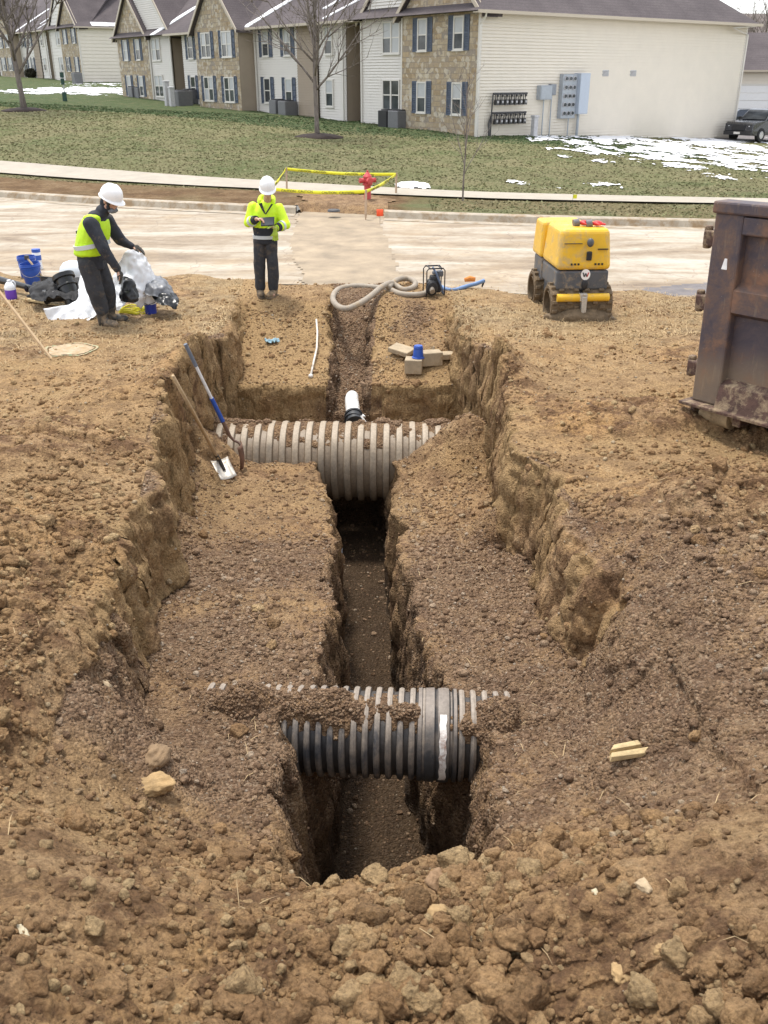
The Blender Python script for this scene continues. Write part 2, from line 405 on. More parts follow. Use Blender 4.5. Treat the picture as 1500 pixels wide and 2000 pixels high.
# vertical scrapes of the bucket on the cut faces
sc = (fbm(p*np.array([9, 7, .9]), 3, 61)-.5)*.09*np.clip(steep*1.5, 0, 1)
d = d+sc
edge_out = np.clip((np.abs(x_)-11)/4, 0, 1)
p = p+nrm*d[:, None]
ZF = p[:, 2].reshape(NR, NC)
idx = np.arange(NR*NC).reshape(NR, NC)
Fq = np.stack([idx[:-1, :-1], idx[:-1, 1:], idx[1:, 1:], idx[1:, :-1]], -1).reshape(-1, 4)
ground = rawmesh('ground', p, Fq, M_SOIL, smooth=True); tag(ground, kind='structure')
# what the ground is made of, where
nz = fbm(p/.7, 4, 91)
near_bench = ino*IT(y_, [(3.2, 0), (3.9, 1), (6.5, .9), (9, .35), (10.2, .3), (10.4, .7), (12, .7), (12.1, .1), (16, .1)])
grv = np.clip(near_bench*(.5+1.9*(nz-.25)), 0, 1)
redr = np.exp(-(((x_-1.6)/.9)**2+((y_-4.6)/1.3)**2)); grv = np.maximum(grv, np.clip(redr*1.4*(.4+nz), 0, 1))
intr = ((x_ > tl+.04) & (x_ < tr-.04)).astype(float)
grv = np.maximum(grv, np.where((intr > 0) & (z_ < -2.1), 1, 0)); grv = np.maximum(grv, intr*(y_ > 12.05)*(y_ < 16.2))
grv = np.maximum(grv, np.exp(-(((x_-.45)/.35)**2+((y_-13.9)/.8)**2))*.9*(.5+nz))
outw = ((x_ < tl-.1) | (x_ > tr+.1))*np.clip(steep*2.2-.5, 0, 1); grv = grv*(1-.9*outw*(y_ > 5.2))
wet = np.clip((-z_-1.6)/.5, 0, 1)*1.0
wet = np.maximum(wet, .15*np.exp(-((y_-11.6)/.5)**2)*ino*(steep > .5))
dry = yard_far*np.clip(.2+1.9*(nz-.3), 0, .9)
clay = np.clip((fbm(p/.45+3, 3, 95)-.60)*6, 0, 1)*.55*(1-grv)+ino*(y_ > 12.1)*.45*(1-intr)+ino*(1-intr)*((y_ > 8) & (y_ < 10.3))*.45*np.clip((nz-.3)*4, 0, 1)
clay = clay+(1-rz_on)*.45*(z_ > -1.9)*(1-foot0*.5)+outw*.7*sstep((fbm(p*np.array([5, 5, .8]), 3, 99)-.4)/.2)
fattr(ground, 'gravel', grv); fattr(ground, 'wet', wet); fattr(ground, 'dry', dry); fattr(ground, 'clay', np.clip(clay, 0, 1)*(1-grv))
PG = p.reshape(NR, NC, 3)
def surf(x, y):
    """height of the finished ground"""
    r = int(np.clip(np.searchsorted(rows, y), 1, NR-1)); c = int(np.clip(np.searchsorted(XX[r], x), 1, NC-1))
    return float(np.mean(PG[r-1:r+1, c-1:c+1, 2]))
def gz(px, py, off=0):
    z = 0
    for _ in range(12):
        q = G(px, py, z); z = .5*z+.5*surf(q.x, q.y)
    q = G(px, py, z); q.z += off; return q

# loose clods, crumbs and stones
def ico(sub):
    bm = bmesh.new(); bmesh.ops.create_icosphere(bm, subdivisions=sub, radius=1)
    V = np.array([v.co[:] for v in bm.verts]); Fs = np.array([[v.index for v in f.verts] for f in bm.faces]); bm.free(); return V, Fs
def clod_shapes(sub, n, seed, am=.55):
    V, Fs = ico(sub); out = []
    for k in range(n):
        q = V*np.array([1, rng.uniform(.75, 1), rng.uniform(.55, .85)])
        r = .62+am*fbm(q*1.3+seed+k*7, 3, seed+k)+.38*(fbm(q*3.5+k, 3, seed+k+50, .7)-.5)+.16*clods(q*2.2+k*3, seed+k)+.22*(fbm(q*11+k, 2, seed+k+90)-.5)
        q = q*r[:, None]
        for _ in range(9):
            n_ = rng.normal(size=3); n_ /= np.linalg.norm(n_); d_ = q @ n_; lim = rng.uniform(.46, .8); q = q-np.outer(np.clip(d_-lim, 0, 9)*.9, n_)
        q = q*(1+.34*(fbm(q*5+k, 4, seed+k+70, .85)-.5)+.10*clods(q*5+k, seed+k+7))[:, None]
        out.append(q*1.15)
    return out, Fs
def scatter(name, pos, nor, size, sub, seed, label, tint=None, mat=M_CLOD, sink=.3, flat=1.0, sm=True, red=None):
    shapes, Fs = clod_shapes(sub, 10, seed); n = len(pos); nv = len(shapes[0])
    SH = np.stack(shapes)[rng.integers(0, 10, n)]
    a = rng.uniform(0, 2*PI, n); b = rng.uniform(-.6, .6, n)
    ca, sa, cb, sb = np.cos(a), np.sin(a), np.cos(b), np.sin(b)
    X = SH[..., 0]*cb[:, None]-SH[..., 2]*sb[:, None]; Z = SH[..., 0]*sb[:, None]+SH[..., 2]*cb[:, None]; Y = SH[..., 1]
    X2 = X*ca[:, None]-Y*sa[:, None]; Y2 = X*sa[:, None]+Y*ca[:, None]
    Vv = np.stack([X2, Y2, Z*flat], -1)*size[:, None, None]+(pos+nor*(size*(.5-sink))[:, None])[:, None, :]
    Ff = (Fs[None]+(np.arange(n)*nv)[:, None, None]).reshape(-1, 3)
    o = rawmesh(name, Vv.reshape(-1, 3), Ff, mat, smooth=sm); tag(o, label, None, None, 'stuff')
    t = rng.uniform(0, 1, n) if tint is None else tint
    fattr(o, 'tint', np.repeat(t, nv)); fattr(o, 'red', np.repeat(np.zeros(n) if red is None else red, nv)); return o
flatN = nrm; ys = y_; 
inview = (np.abs(x_) < .43*(.9*np.maximum(y_, .5)+2.0)+.3) & (y_ > .9) & (y_ < 16)
dens = inview*(.25+1.5*np.clip(fbm(p/.5, 3, 77)-.38, 0, 1)*3)*(1-.9*np.clip(steep*1.6-.3, 0, 1))*(1-.85*depthf)
cutmask = np.ones(len(p))
def pick(n, wgt):
    c = np.cumsum(wgt); return np.searchsorted(c, rng.uniform(0, c[-1], n))
foot = (y_ < 3.6)*1.0
area = np.clip(y_, 1, 20)**0   # grid is already denser near the camera
i1 = pick(3000, dens*(.1+.9*foot+.5*(np.abs(x_) > 2.1)*(y_ < 8))*IT(y_, [(0, 1), (6, 1), (10, .3), (16, .1)])*(1-grv*.7))
s1 = np.clip(rng.lognormal(-3.6, .45, len(i1))*np.where((y_[i1] < 3.3) & (x_[i1] > -.7), 1.3, 1), .014, .08)*np.where(y_[i1] < 3.2, 1.0, .85)
k1 = s1 > .036
scatter('soil_clods', p[i1][k1], nrm[i1][k1], s1[k1], 4, 400, 'larger lumps of broken brown soil', tint=rng.uniform(.1, .9, int(k1.sum())))
i1 = i1[~k1]; s1 = s1[~k1]
scatter('soil_clods', p[i1], nrm[i1], s1, 3, 100, 'loose clods of broken brown soil', tint=rng.uniform(0, .94, len(i1)), red=np.clip(grv[i1]*1.4, 0, 1))
i2 = pick(30000, dens*IT(y_, [(0, 1), (8, 1), (11, .35), (16, .2)])*(.3+1.8*foot+.25*(y_ < 8)))
s2 = np.clip(rng.lognormal(-4.25, .38, len(i2)), .006, .035)*np.clip((y_[i2]/5)**.5, .8, 1.5)
scatter('soil_crumbs', p[i2], nrm[i2], s2, 2, 200, 'small crumbs of soil and stone', tint=np.where(y_[i2] > 8, rng.uniform(.4, .95, len(i2)), rng.uniform(0, .95, len(i2))), sm=False, red=np.clip(grv[i2]*1.6, 0, 1))
i3 = pick(42000, inview*(.15+dens*.5+1.2*grv*(1-depthf*.9)))
s3 = np.clip(rng.lognormal(-4.9, .3, len(i3)), .004, .016)*np.clip((y_[i3]/5)**.6, .7, 1.7)
scatter('gravel', p[i3], nrm[i3], s3, 1, 300, 'crushed stone and fine gravel', tint=rng.uniform(0, 1.0, len(i3)), sm=False, red=np.clip(grv[i3]*2, 0, 1))
# ---------------------------------------------------------------- road, kerb, verge, pavement, lawn
YK = [(-120, 92), (-60, 56), (-40, 44), (-20, 33), (-10, 27.6), (-6.4, 26.0), (-2.3, 24.7), (.6, 23.7), (3.1, 23.05), (5.2, 22.65), (7.6, 22.25), (15, 21.3), (40, 18.5), (120, 8)]
def yk(x):
    x = np.asarray(x, float); o = 0
    for k in (-1.5, -.75, 0, .75, 1.5): o = o+IT(x+k, YK)
    return o/5
def zl(x, y):
    x = np.asarray(x, float); y = np.asarray(y, float)
    b = .15+.02136*(y-26)-.01573*x-.055*np.clip(x-6, 0, 30)*sstep((y-30)/20)
    b = b+.42*np.exp(-((y-(46-.45*x))/7)**2)*sstep((-x-1)/12)+.10*np.exp(-((y-34)/4)**2)*sstep((x+14)/8)*sstep((4-x)/8)
    f = sstep((y-yk(x)-2)/6); lo = .14+.02*(y-yk(x))
    z = lo*(1-f)+b*f
    far = np.clip(y-125, 0, 900); z = z+.0*far
    return np.where(y > 125, zl_far(x, y, z), z)
def zl_far(x, y, z):
    return z-.02136*(y-125)*.6
m, nt, N, L, P = M_('lawn_grass'); v = coords(nt)
n1 = noise(nt, v, .3, 8, .7, .6); n2 = noise(nt, v, 1.6, 8, .8); n3 = noise(nt, v, 14, 6, .8)
c = mixc(nt, ramp(nt, n1, [(.40, 0), (.62, 1)]), (.25, .23, .12), (.145, .17, .07))
c = mixc(nt, attr(nt, 'lush'), c, (.062, .10, .038))
c = mixc(nt, mth(nt, 'MULTIPLY', ramp(nt, n2, [(.45, 0), (.7, 1)]), .6), c, (.25, .21, .12))
c = mixc(nt, attr(nt, 'bare'), c, ramp(nt, n2, [(.35, (.13, .075, .038)), (.5, (.23, .145, .075)), (.68, (.33, .235, .135))]))
c = mixc(nt, .8, c, ramp(nt, n3, [(.3, .5), (.5, 1.0), (.75, 1.5)]), 'MULTIPLY')
L.new(c, P.inputs['Base Color']); P.inputs['Roughness'].default_value = .95; P.inputs['Specular IOR Level'].default_value = .15
L.new(bump(nt, mth(nt, 'ADD', n3, mth(nt, 'MULTIPLY', noise(nt, v, 60, 3), .6)), .08, 1), P.inputs['Normal']); M_LAWN = m
def sheet(name, xs, tv, yf, zf, mat, kind='structure'):
    """rows follow the kerb line: y = yf(x, t)"""
    X, T = np.meshgrid(xs, tv); Y = yf(X, T); Z = zf(X, Y)
    n, k = X.shape; idx = np.arange(n*k).reshape(n, k)
    Fq = np.stack([idx[:-1, :-1], idx[:-1, 1:], idx[1:, 1:], idx[1:, :-1]], -1).reshape(-1, 4)
    o = rawmesh(name, np.stack([X, Y, Z], -1).reshape(-1, 3), Fq, mat, smooth=True); tag(o, kind=kind); return o, X.ravel(), Y.ravel(), Z.ravel()
xs = np.concatenate([np.linspace(-120, -32, 60), np.linspace(-30, 26, 420), np.linspace(28, 120, 60)])
tv = np.concatenate([np.linspace(.14, 5, 70), 5*(260/5)**np.linspace(.01, 1, 220)])
def zlawn(X, Y):
    q = np.stack([X, Y, X*0], -1).reshape(-1, 3)
    return zl(X, Y)-.22*(1-sstep((Y-yk(X)-.14)/.5))*((X > -2.1) & (X < .5))+((fbm(q/2.2, 3, 5)-.5)*.14+(fbm(q/.35, 3, 8)-.5)*.05).reshape(X.shape)*sstep((Y-yk(X)-.1)/1.0)*(.25+.75*sstep((Y-yk(X)-5)/1.5))
lawn, lx, ly, lz = sheet('grass', xs, tv, lambda X, T: yk(X)+T, zlawn, M_LAWN)
q = np.stack([lx, ly, lx*0], -1); nzl = fbm(q/1.3, 4, 15)
off = ly-yk(lx)
bare = sstep((3.0-off)/.5)*sstep((.9-lx+ (nzl-.5)*2)/1.2)
bare = np.maximum(bare*(.55+nzl), .35*sstep((3.2-off)/.5)*(nzl > .5))
bare = np.clip(bare, 0, 1)
bl = 52-.62*lx
lush = sstep((ly-(46.5-.52*lx))/3)*(lx < 14)*.9
fattr(lawn, 'bare', bare); fattr(lawn, 'lush', lush)

m, nt, N, L, P = M_('dusty_road'); t = nt.nodes.new('ShaderNodeTexCoord'); mp = nt.nodes.new('ShaderNodeMapping')
mp.inputs['Rotation'].default_value = (0, 0, R(14)); mp.inputs['Scale'].default_value = (.22, .95, 1); L.new(t.outputs['Object'], mp.inputs[0])
st = mth(nt, 'ADD', mth(nt, 'MULTIPLY', noise(nt, mp.outputs[0], 1.0, 7, .6, .9), .75), mth(nt, 'MULTIPLY', noise(nt, coords(nt), 2.2, 8, .7), .25)); v = coords(nt); n2 = noise(nt, v, 6, 8, .75); n0 = noise(nt, v, .35, 4, .6, 1)
c = ramp(nt, st, [(.34, (.19, .145, .105)), (.44, (.29, .23, .165)), (.51, (.365, .31, .24)), (.62, (.48, .43, .36))])
c = mixc(nt, mth(nt, 'MULTIPLY', ramp(nt, n0, [(.5, 0), (.68, 1)]), .5), c, (.40, .30, .19))
c = mixc(nt, .6, c, ramp(nt, n2, [(.3, .75), (.6, 1.1)]), 'MULTIPLY')
ck = nt.nodes.new('ShaderNodeTexVoronoi'); ck.feature = 'DISTANCE_TO_EDGE'; ck.inputs['Scale'].default_value = .45
mv = nt.nodes.new('ShaderNodeVectorMath'); mv.operation = 'ADD'; nn = nt.nodes.new('ShaderNodeTexNoise'); nn.inputs['Scale'].default_value = 1.2; nn.inputs['Detail'].default_value = 6
L.new(v, nn.inputs['Vector']); L.new(v, mv.inputs[0]); L.new(nn.outputs['Color'], mv.inputs[1]); L.new(mv.outputs[0], ck.inputs['Vector'])
c = mixc(nt, mth(nt, 'MULTIPLY', mth(nt, 'LESS_THAN', ck.outputs['Distance'], .006), .3), c, (.14, .10, .08))
L.new(c, P.inputs['Base Color']); P.inputs['Roughness'].default_value = .85; P.inputs['Specular IOR Level'].default_value = .3
L.new(bump(nt, n2, .02, .6), P.inputs['Normal']); M_ROAD = m
sheet('road', np.linspace(-120, 120, 300), np.linspace(0, 1, 24), lambda X, T: yk(X)+.35-(1-T)*IT(X, [(-120, 14), (-12, 14), (-6.5, 11.5), (-2, 9.2), (0, 8.6), (1.5, 8.6), (5, 9.0), (20, 11)]), lambda X, Y: X*0-.02+.006*np.sin(Y*.7), M_ROAD)
M_CONC = simple('kerb_concrete', (.38, .33, .26), .85, var=.22, scale=3, dirt=.5, dirtcol=(.27, .19, .11), bmp=.004)
M_WALK = simple('pavement_concrete', (.37, .33, .27), .85, var=.12, scale=2, dirt=.15, dirtcol=(.4, .32, .22), bmp=.003)
# kerb: swept profile with joints every three metres
mb = MB(); prof = [(-.62, -.014), (-.18, -.016), (-.13, .12), (-.09, .14), (.12, .145), (.14, .0)]
kx = np.arange(-60, 62, .75)
for a, b in zip(kx[:-1], kx[1:]):
    e = .004 if abs((a/3)-round(a/3)) < 1e-3 else 0
    if -1.9 < (a+b)/2 < .35: continue
    V = [(a+e, float(yk(a))+o, z) for o, z in prof]+[(b, float(yk(b))+o, z) for o, z in prof]; n = len(prof)
    mb.add(V, [(i, i+1, n+i+1, n+i) for i in range(n-1)])
tag(mb.build('kerb', M_CONC, smooth=30), kind='structure')
wn = lambda X: IT(X, [(-40, 4), (-12, 3.2), (3, 2.45), (60, 2.5)]); ww = lambda X: IT(X, [(-40, 2), (-12, 1.95), (3, 1.4), (60, 1.5)])
sheet('pavement', np.arange(-60, 60, .5), np.linspace(0, 1, 5), lambda X, T: yk(X)+wn(X)+T*ww(X), lambda X, Y: zl(X, Y)+.05, M_WALK)
# the dug and backfilled strip across the road
M_PATCH = soil_mat('patch_soil')
M_PTC = simple('patch_dust', (.31, .245, .17), .9, var=.3, scale=1.6, bmp=.01, bscale=30)
def patch(name, poly, z, mat, res=.12, jit=.12, na=.02, attrs=(.5, .5, 0), kind='structure', label=None):
    xs_ = [q[0] for q in poly]; ys_ = [q[1] for q in poly]
    gx = np.arange(min(xs_)-.3, max(xs_)+.3, res); gy = np.arange(min(ys_)-.3, max(ys_)+.3, res); X, Y = np.meshgrid(gx, gy)
    q = np.stack([X, Y, X*0], -1).reshape(-1, 3); jx = ((fbm(q/.5, 3, 3)-.5)*4*jit).reshape(X.shape); jy = ((fbm(q/.5, 3, 6)-.5)*4*jit).reshape(X.shape)
    PX, PY = X+jx, Y+jy; ins = np.zeros(X.shape, bool); n = len(poly)
    for i in range(n):
        (x1, y1), (x2, y2) = poly[i], poly[(i+1) % n]
        cnd = ((y1 > PY) != (y2 > PY)); xi = (x2-x1)*(PY-y1)/((y2-y1) if y2 != y1 else 1e-9)+x1
        ins ^= cnd & (PX < xi)
    Z = np.broadcast_to(z(X, Y) if callable(z) else z, X.shape)+((fbm(q/.2, 3, 9)-.5)*na).reshape(X.shape)
    idx = np.arange(X.size).reshape(X.shape); ok = ins[:-1, :-1] & ins[1:, 1:] & ins[:-1, 1:] & ins[1:, :-1]
    Fq = np.stack([idx[:-1, :-1], idx[:-1, 1:], idx[1:, 1:], idx[1:, :-1]], -1)[ok]
    used, inv = np.unique(Fq, return_inverse=True)
    o = rawmesh(name, np.stack([X, Y, Z], -1).reshape(-1, 3)[used], inv.reshape(-1, 4), mat, smooth=True)
    for nme, a in zip(('gravel', 'dry', 'clay'), attrs): fattr(o, nme, np.full(len(used), a))
    return tag(o, label, kind=kind)
pp = [G(*q) for q in ((583, 408), (742, 420), (765, 480), (792, 560), (600, 575), (560, 480))]
patch('trench_backfill', [(a.x, a.y) for a in pp], -.0125, M_PTC, .06, .05, .001)
pp = [G(*q) for q in ((590, 392), (760, 398), (775, 424), (585, 416))]
patch('verge_dirt', [(a.x, a.y) for a in pp], lambda X, Y: zlawn(X, Y)+.03, M_PATCH, .1, .2, .05, (.5, .1, 0))
# damp asphalt edge showing beside the mud at the right
m_as = simple('asphalt', (.14, .125, .125), .7, var=.25, scale=5, dirt=.25, dirtcol=(.3, .24, .17), bmp=.004)
pp = [G(*q) for q in ((1195, 566), (1375, 550), (1500, 546), (1500, 610), (1215, 600))]
patch('asphalt_edge', [(a.x, a.y) for a in pp], -.004, m_as, .1, .05, .004, kind='structure')
# snow lying in patches
M_SNOW = simple('snow', (.88, .89, .92), .6, var=.03, scale=6, bmp=.01, bscale=20)
def snow(px0, py0, px1, py1, thr, seed, cell=.06, sc=(1.0, .5)):
    a = gl(px0, py0); b = gl(px1, py0); c = gl(px1, py1); d = gl(px0, py1)
    x0, x1 = min(a.x, d.x), max(b.x, c.x); y0, y1 = min(c.y, d.y), max(a.y, b.y)
    X, Y = np.meshgrid(np.arange(x0, x1, cell), np.arange(y0, y1, cell*1.5)); 
    cx, cy = (x0+x1)/2, (y0+y1)/2
    q = np.stack([X/sc[0], Y/(sc[0]*1.6), X*0], -1).reshape(-1, 3); n = fbm(q, 6, seed, .78).reshape(X.shape)
    rr = np.sqrt(((X-cx)/((x1-x0)/2))**2+((Y-cy)/((y1-y0)/2))**2)
    val = n-thr-.28*np.clip(rr-.55, 0, 9); ok = val > 0
    Z = zlawn(X, Y)+.02+np.clip(val, 0, .1)*.3
    return X, Y, Z, ok
def gl(px, py):
    Y = 20.0
    while Y < 260:
        q = GY(px, py, Y)
        if q.z <= float(zl(q.x, q.y)): break
        Y *= 1.002
    return q
VS = []; FS = []; nb = 0
for args in ((1130, 274, 1570, 330, .43, 3), (940, 352, 1250, 377, .53, 9), (772, 357, 838, 372, .36, 12), (500, 328, 760, 338, .60, 19), (50, 172, 255, 184, .40, 23), (1350, 340, 1500, 356, .58, 5), (1000, 405, 1110, 415, .55, 31), (120, 160, 260, 170, .55, 40)):
    X, Y, Z, ok = snow(*args); idx = np.arange(X.size).reshape(X.shape)
    o2 = ok[:-1, :-1] & ok[1:, 1:] & ok[:-1, 1:] & ok[1:, :-1]
    Fq = np.stack([idx[:-1, :-1], idx[:-1, 1:], idx[1:, 1:], idx[1:, :-1]], -1)[o2]
    if not len(Fq): continue
    used, inv = np.unique(Fq, return_inverse=True); VS.append(np.stack([X, Y, Z], -1).reshape(-1, 3)[used]); FS.append(inv.reshape(-1, 4)+nb); nb += len(used)
tag(rawmesh('snow', np.concatenate(VS), np.concatenate(FS), M_SNOW, smooth=True), 'thin patches of melting snow on the grass', None, None, 'stuff')
# the nap of the grass: short blades all over the lawn
n_g = 90000; g_ = np.random.default_rng(12); gx_ = g_.uniform(-30, 22, n_g); gy_ = yk(gx_)+.3+g_.uniform(0, 1, n_g)**1.3*34
off_ = gy_-yk(gx_); k_ = ~((off_ > wn(gx_)-.05) & (off_ < wn(gx_)+ww(gx_)+.05)); k_ &= ~((off_ < 2.6) & (gx_ < 1.2)); gx_, gy_ = gx_[k_], gy_[k_]; n_g = len(gx_)
gz_ = zlawn(gx_[None], gy_[None])[0]; a_ = g_.uniform(0, PI, n_g); hh_ = g_.uniform(.02, .055, n_g); w__ = .02+.0012*gy_
b_ = np.stack([gx_, gy_, gz_-.01], -1); s_ = np.stack([np.cos(a_), np.sin(a_), a_*0], -1)*w__[:, None]; t_ = b_+np.stack([g_.normal(0, .03, n_g), g_.normal(0, .03, n_g), hh_], -1)
ls_ = (gy_ > 46.5-.52*gx_) & (gx_ < 14) & (g_.uniform(0, 1, n_g) < .9); mix_ = fbm(b_/1.5, 4, 77) > .5
for nm, sl_, col in (('grass_blades', ~ls_ & mix_, (.24, .215, .115)), ('grass_blades', ~ls_ & ~mix_, (.195, .195, .092)), ('grass_blades', ls_, (.075, .115, .043))):
    V = np.stack([b_[sl_]-s_[sl_], b_[sl_]+s_[sl_], t_[sl_]], 1).reshape(-1, 3); tag(rawmesh(nm, V, np.arange(len(V)).reshape(-1, 3), simple('blade_grass', col, .9, var=.35, scale=.4)), 'short dull winter grass on the lawn', None, None, 'stuff')
# car park by the garages
pp = [(19, 58), (60, 66), (70, 120), (24, 100), (20.5, 75)]
patch('car_park', pp, lambda X, Y: zl(X, Y)+.06, m_as, 1.0, .02)

# ---------------------------------------------------------------- corrugated pipes
def pipe_mat(name, plastic, dust, k, rad=0, groove_dark=(.13, .085, .05), fk=.85):
    m, nt, N, L, P = M_(name); v = coords(nt); n1 = noise(nt, v, 3.5, 8, .7, .4); n2 = noise(nt, v, 30, 5, .7)
    ge = nt.nodes.new('ShaderNodeNewGeometry'); sp = nt.nodes.new('ShaderNodeSeparateXYZ'); L.new(ge.outputs['Normal'], sp.inputs[0])
    c = mixc(nt, ramp(nt, n1, [(k-.12, 0), (k+.12, 1)]), plastic, dust)
    up = ramp(nt, mth(nt, 'ADD', sp.outputs[2], mth(nt, 'MULTIPLY', n1, .4)), [(.75, 0), (1.0, 1)])   # dust has settled on the top
    c = mixc(nt, mth(nt, 'MULTIPLY', up, .8), c, tuple(min(1, x*1.25) for x in dust))
    if rad:      # shade painted into the grooves between the ribs, soil brown on the wide pipe
        so_ = nt.nodes.new('ShaderNodeSeparateXYZ'); L.new(v, so_.inputs[0]); rr_ = mth(nt, 'SQRT', mth(nt, 'ADD', mth(nt, 'MULTIPLY', so_.outputs[1], so_.outputs[1]), mth(nt, 'MULTIPLY', so_.outputs[2], so_.outputs[2])))
        c = mixc(nt, mth(nt, 'MULTIPLY', mth(nt, 'LESS_THAN', rr_, rad), fk), c, groove_dark)
    c = mixc(nt, .7, c, ramp(nt, n2, [(.3, .6), (.7, 1.25)]), 'MULTIPLY')
    L.new(c, P.inputs['Base Color']); P.inputs['Roughness'].default_value = .55; L.new(bump(nt, n2, .004, .7), P.inputs['Normal']); return m
def corr(name, r, x0, x1, pitch, depth, ribw, mat, parent):
    prof = []; x = x0
    while x < x1:
        for t, rr in ((0, r-depth), ((1-ribw)*.5-.06, r-depth), ((1-ribw)*.5+.04, r-.006), (.5, r), (.5+ribw*.5-.04, r-.006), (.5+ribw*.5+.06, r-depth)):
            prof.append((rr, x+t*pitch))
        x += pitch
    mb = MB(); M = Matrix.Rotation(PI/2, 4, 'Y')
    mb.lathe(prof, M, 72); return mb.build(name, mat, parent, smooth=35)
def cover(name, r, x0, x1, fn, parent, zoff=0):
    X, A = np.meshgrid(np.linspace(x0, x1, 420), np.linspace(R(-80), R(120), 190))
    q = np.stack([X, np.sin(A)*r, np.cos(A)*r], -1).reshape(-1, 3)
    n = (fbm(q/.16, 4, 33)-.5).reshape(X.shape); n2 = clods(q/.035, 5).reshape(X.shape)*.010+clods(q/.014, 9).reshape(X.shape)*.005; n3 = (fbm(q/.5, 3, 13)-.5).reshape(X.shape)
    rad = r+fn(X, A, n, n3)+n2
    V = np.stack([X, -np.sin(A)*rad, np.cos(A)*rad], -1).reshape(-1, 3); idx = np.arange(X.size).reshape(X.shape)
    mk = rad > r-.05
    ok = mk[:-1, :-1] | mk[1:, 1:]
    Fq = np.stack([idx[:-1, :-1], idx[:-1, 1:], idx[1:, 1:], idx[1:, :-1]], -1)[ok]
    used, inv = np.unique(Fq, return_inverse=True)
    o = rawmesh(name, V[used], inv.reshape(-1, 4), M_SOIL, parent, smooth=True); fattr(o, 'gravel', np.full(len(used), .8)); return o
near = thing('corrugated_pipe', 'black corrugated drain pipe with a white strip, crossing the trench nearest the spoil heap', 'pipe', (.0, 4.92, -.80), (0, 0, R(-3)), 'corrugated drain pipes')
mblk = pipe_mat('black_pipe', (.055, .058, .066), (.27, .225, .18), .50, .278, (.012, .012, .014))
corr('pipe_wall', .30, -1.19, .30, .0745, .03, .52, mblk, near)
corr('pipe_wall', .30, .47, .82, .0745, .03, .52, mblk, near)
mb = MB(); mb.lathe([(.265, .222), (.300, .226), (.304, .25), (.29, .262), (.302, .275), (.306, .33), (.29, .342), (.302, .355), (.3075, .40), (.302, .425), (.28, .435), (.28, .445), (.302, .455), (.302, .475), (.265, .485)], Matrix.Rotation(PI/2, 4, 'Y'), 72)
mb.build('coupling_band', pipe_mat('coupler', (.05, .052, .056), (.20, .165, .135), .60), near, smooth=35)
mb = MB(); V = []
for i in range(15):
    a = R(28+i*6.4)
    for r_ in (.306, .3115):
        for xx in (.365, .408): V.append((xx+.004*math.sin(i*2.1), -math.sin(a)*r_, math.cos(a)*r_))
Fs = []
for i in range(14):
    b = i*4; Fs += [(b+2, b+3, b+7, b+6), (b, b+4, b+5, b+1), (b, b+2, b+6, b+4), (b+1, b+5, b+7, b+3)]
mb.add(V, Fs+[(0, 1, 3, 2), (56, 58, 59, 57)])
mb.build('white_strip', simple('white_strip', (.80, .78, .74), .5, dirt=.42, scale=9, dirtcol=(.25, .11, .06)), near)
mb = MB(); V = []
cv_ = cover('settled_soil', .30, -1.15, .86, lambda X, A, n, n3: -.055+.34*n*.35+.03*np.exp(-((A-(np.radians(18+14*np.sin(X*3))))/R(26))**2)*2.0+.12*sstep((np.abs(X+.05)-.62)/.2)*(1-sstep((np.abs(X+.05)-.85)/.15))*(A < R(60))*sstep((A-R(-8))/R(25))-.02*(A < R(-15))+.045*sstep((.1-X)/.6)*np.exp(-((A-R(25))/R(22))**2)-.3*sstep((A-R(62))/R(20))*(np.abs(X) < .7)-.02*sstep((X-.2)/.1)*sstep((.55-X)/.1), near)
far = thing('corrugated_pipe', 'wide tan corrugated drain pipe crossing the trench behind the two shovels', 'pipe', (-.5, 10.75, -1.22), (0, 0, R(-1)), 'corrugated drain pipes')
mtan = pipe_mat('dusty_pipe', (.19, .155, .115), (.31, .25, .18), .45, .475, (.17, .12, .075), .6)
corr('pipe_wall', .50, -1.75, 1.75, .1575, .045, .50, mtan, far)
cf_ = cover('settled_soil', .50, -1.7, 1.75, lambda X, A, n, n3: -.055+.10*n+.06*np.exp(-((A-R(-8))/R(24))**2)*(1+1.2*n3)-.3*sstep((A-R(45))/R(25)), far)
for o_c, par_, r__ in ((cv_, near, .30), (cf_, far, .50)):
    me_ = o_c.data; co_ = np.zeros(len(me_.vertices)*3, np.float32); me_.vertices.foreach_get('co', co_); co_ = co_.reshape(-1, 3); rd_ = np.hypot(co_[:, 1], co_[:, 2]); ok_ = np.where((rd_ > r__+.004) & (co_[:, 2] > .05))[0]
    ii_ = rng.choice(ok_, 2600); M4 = np.array(Matrix.Translation(par_.location) @ par_.rotation_euler.to_matrix().to_4x4()); w_p = co_[ii_] @ M4[:3, :3].T+M4[:3, 3]
    n_p = np.stack([co_[ii_, 0]*0, co_[ii_, 1], co_[ii_, 2]], -1); n_p /= np.linalg.norm(n_p, axis=1, keepdims=True)
    scatter('gravel', w_p, n_p, np.clip(rng.lognormal(-4.85, .4, 2600), .004, .018)*(1 if r__ < .4 else 1.3), 1, 700, 'crushed stone lying on the near pipe' if r__ < .4 else 'crushed stone lying on the wide pipe', sm=False, red=np.ones(2600), tint=rng.uniform(0, .9, 2600))
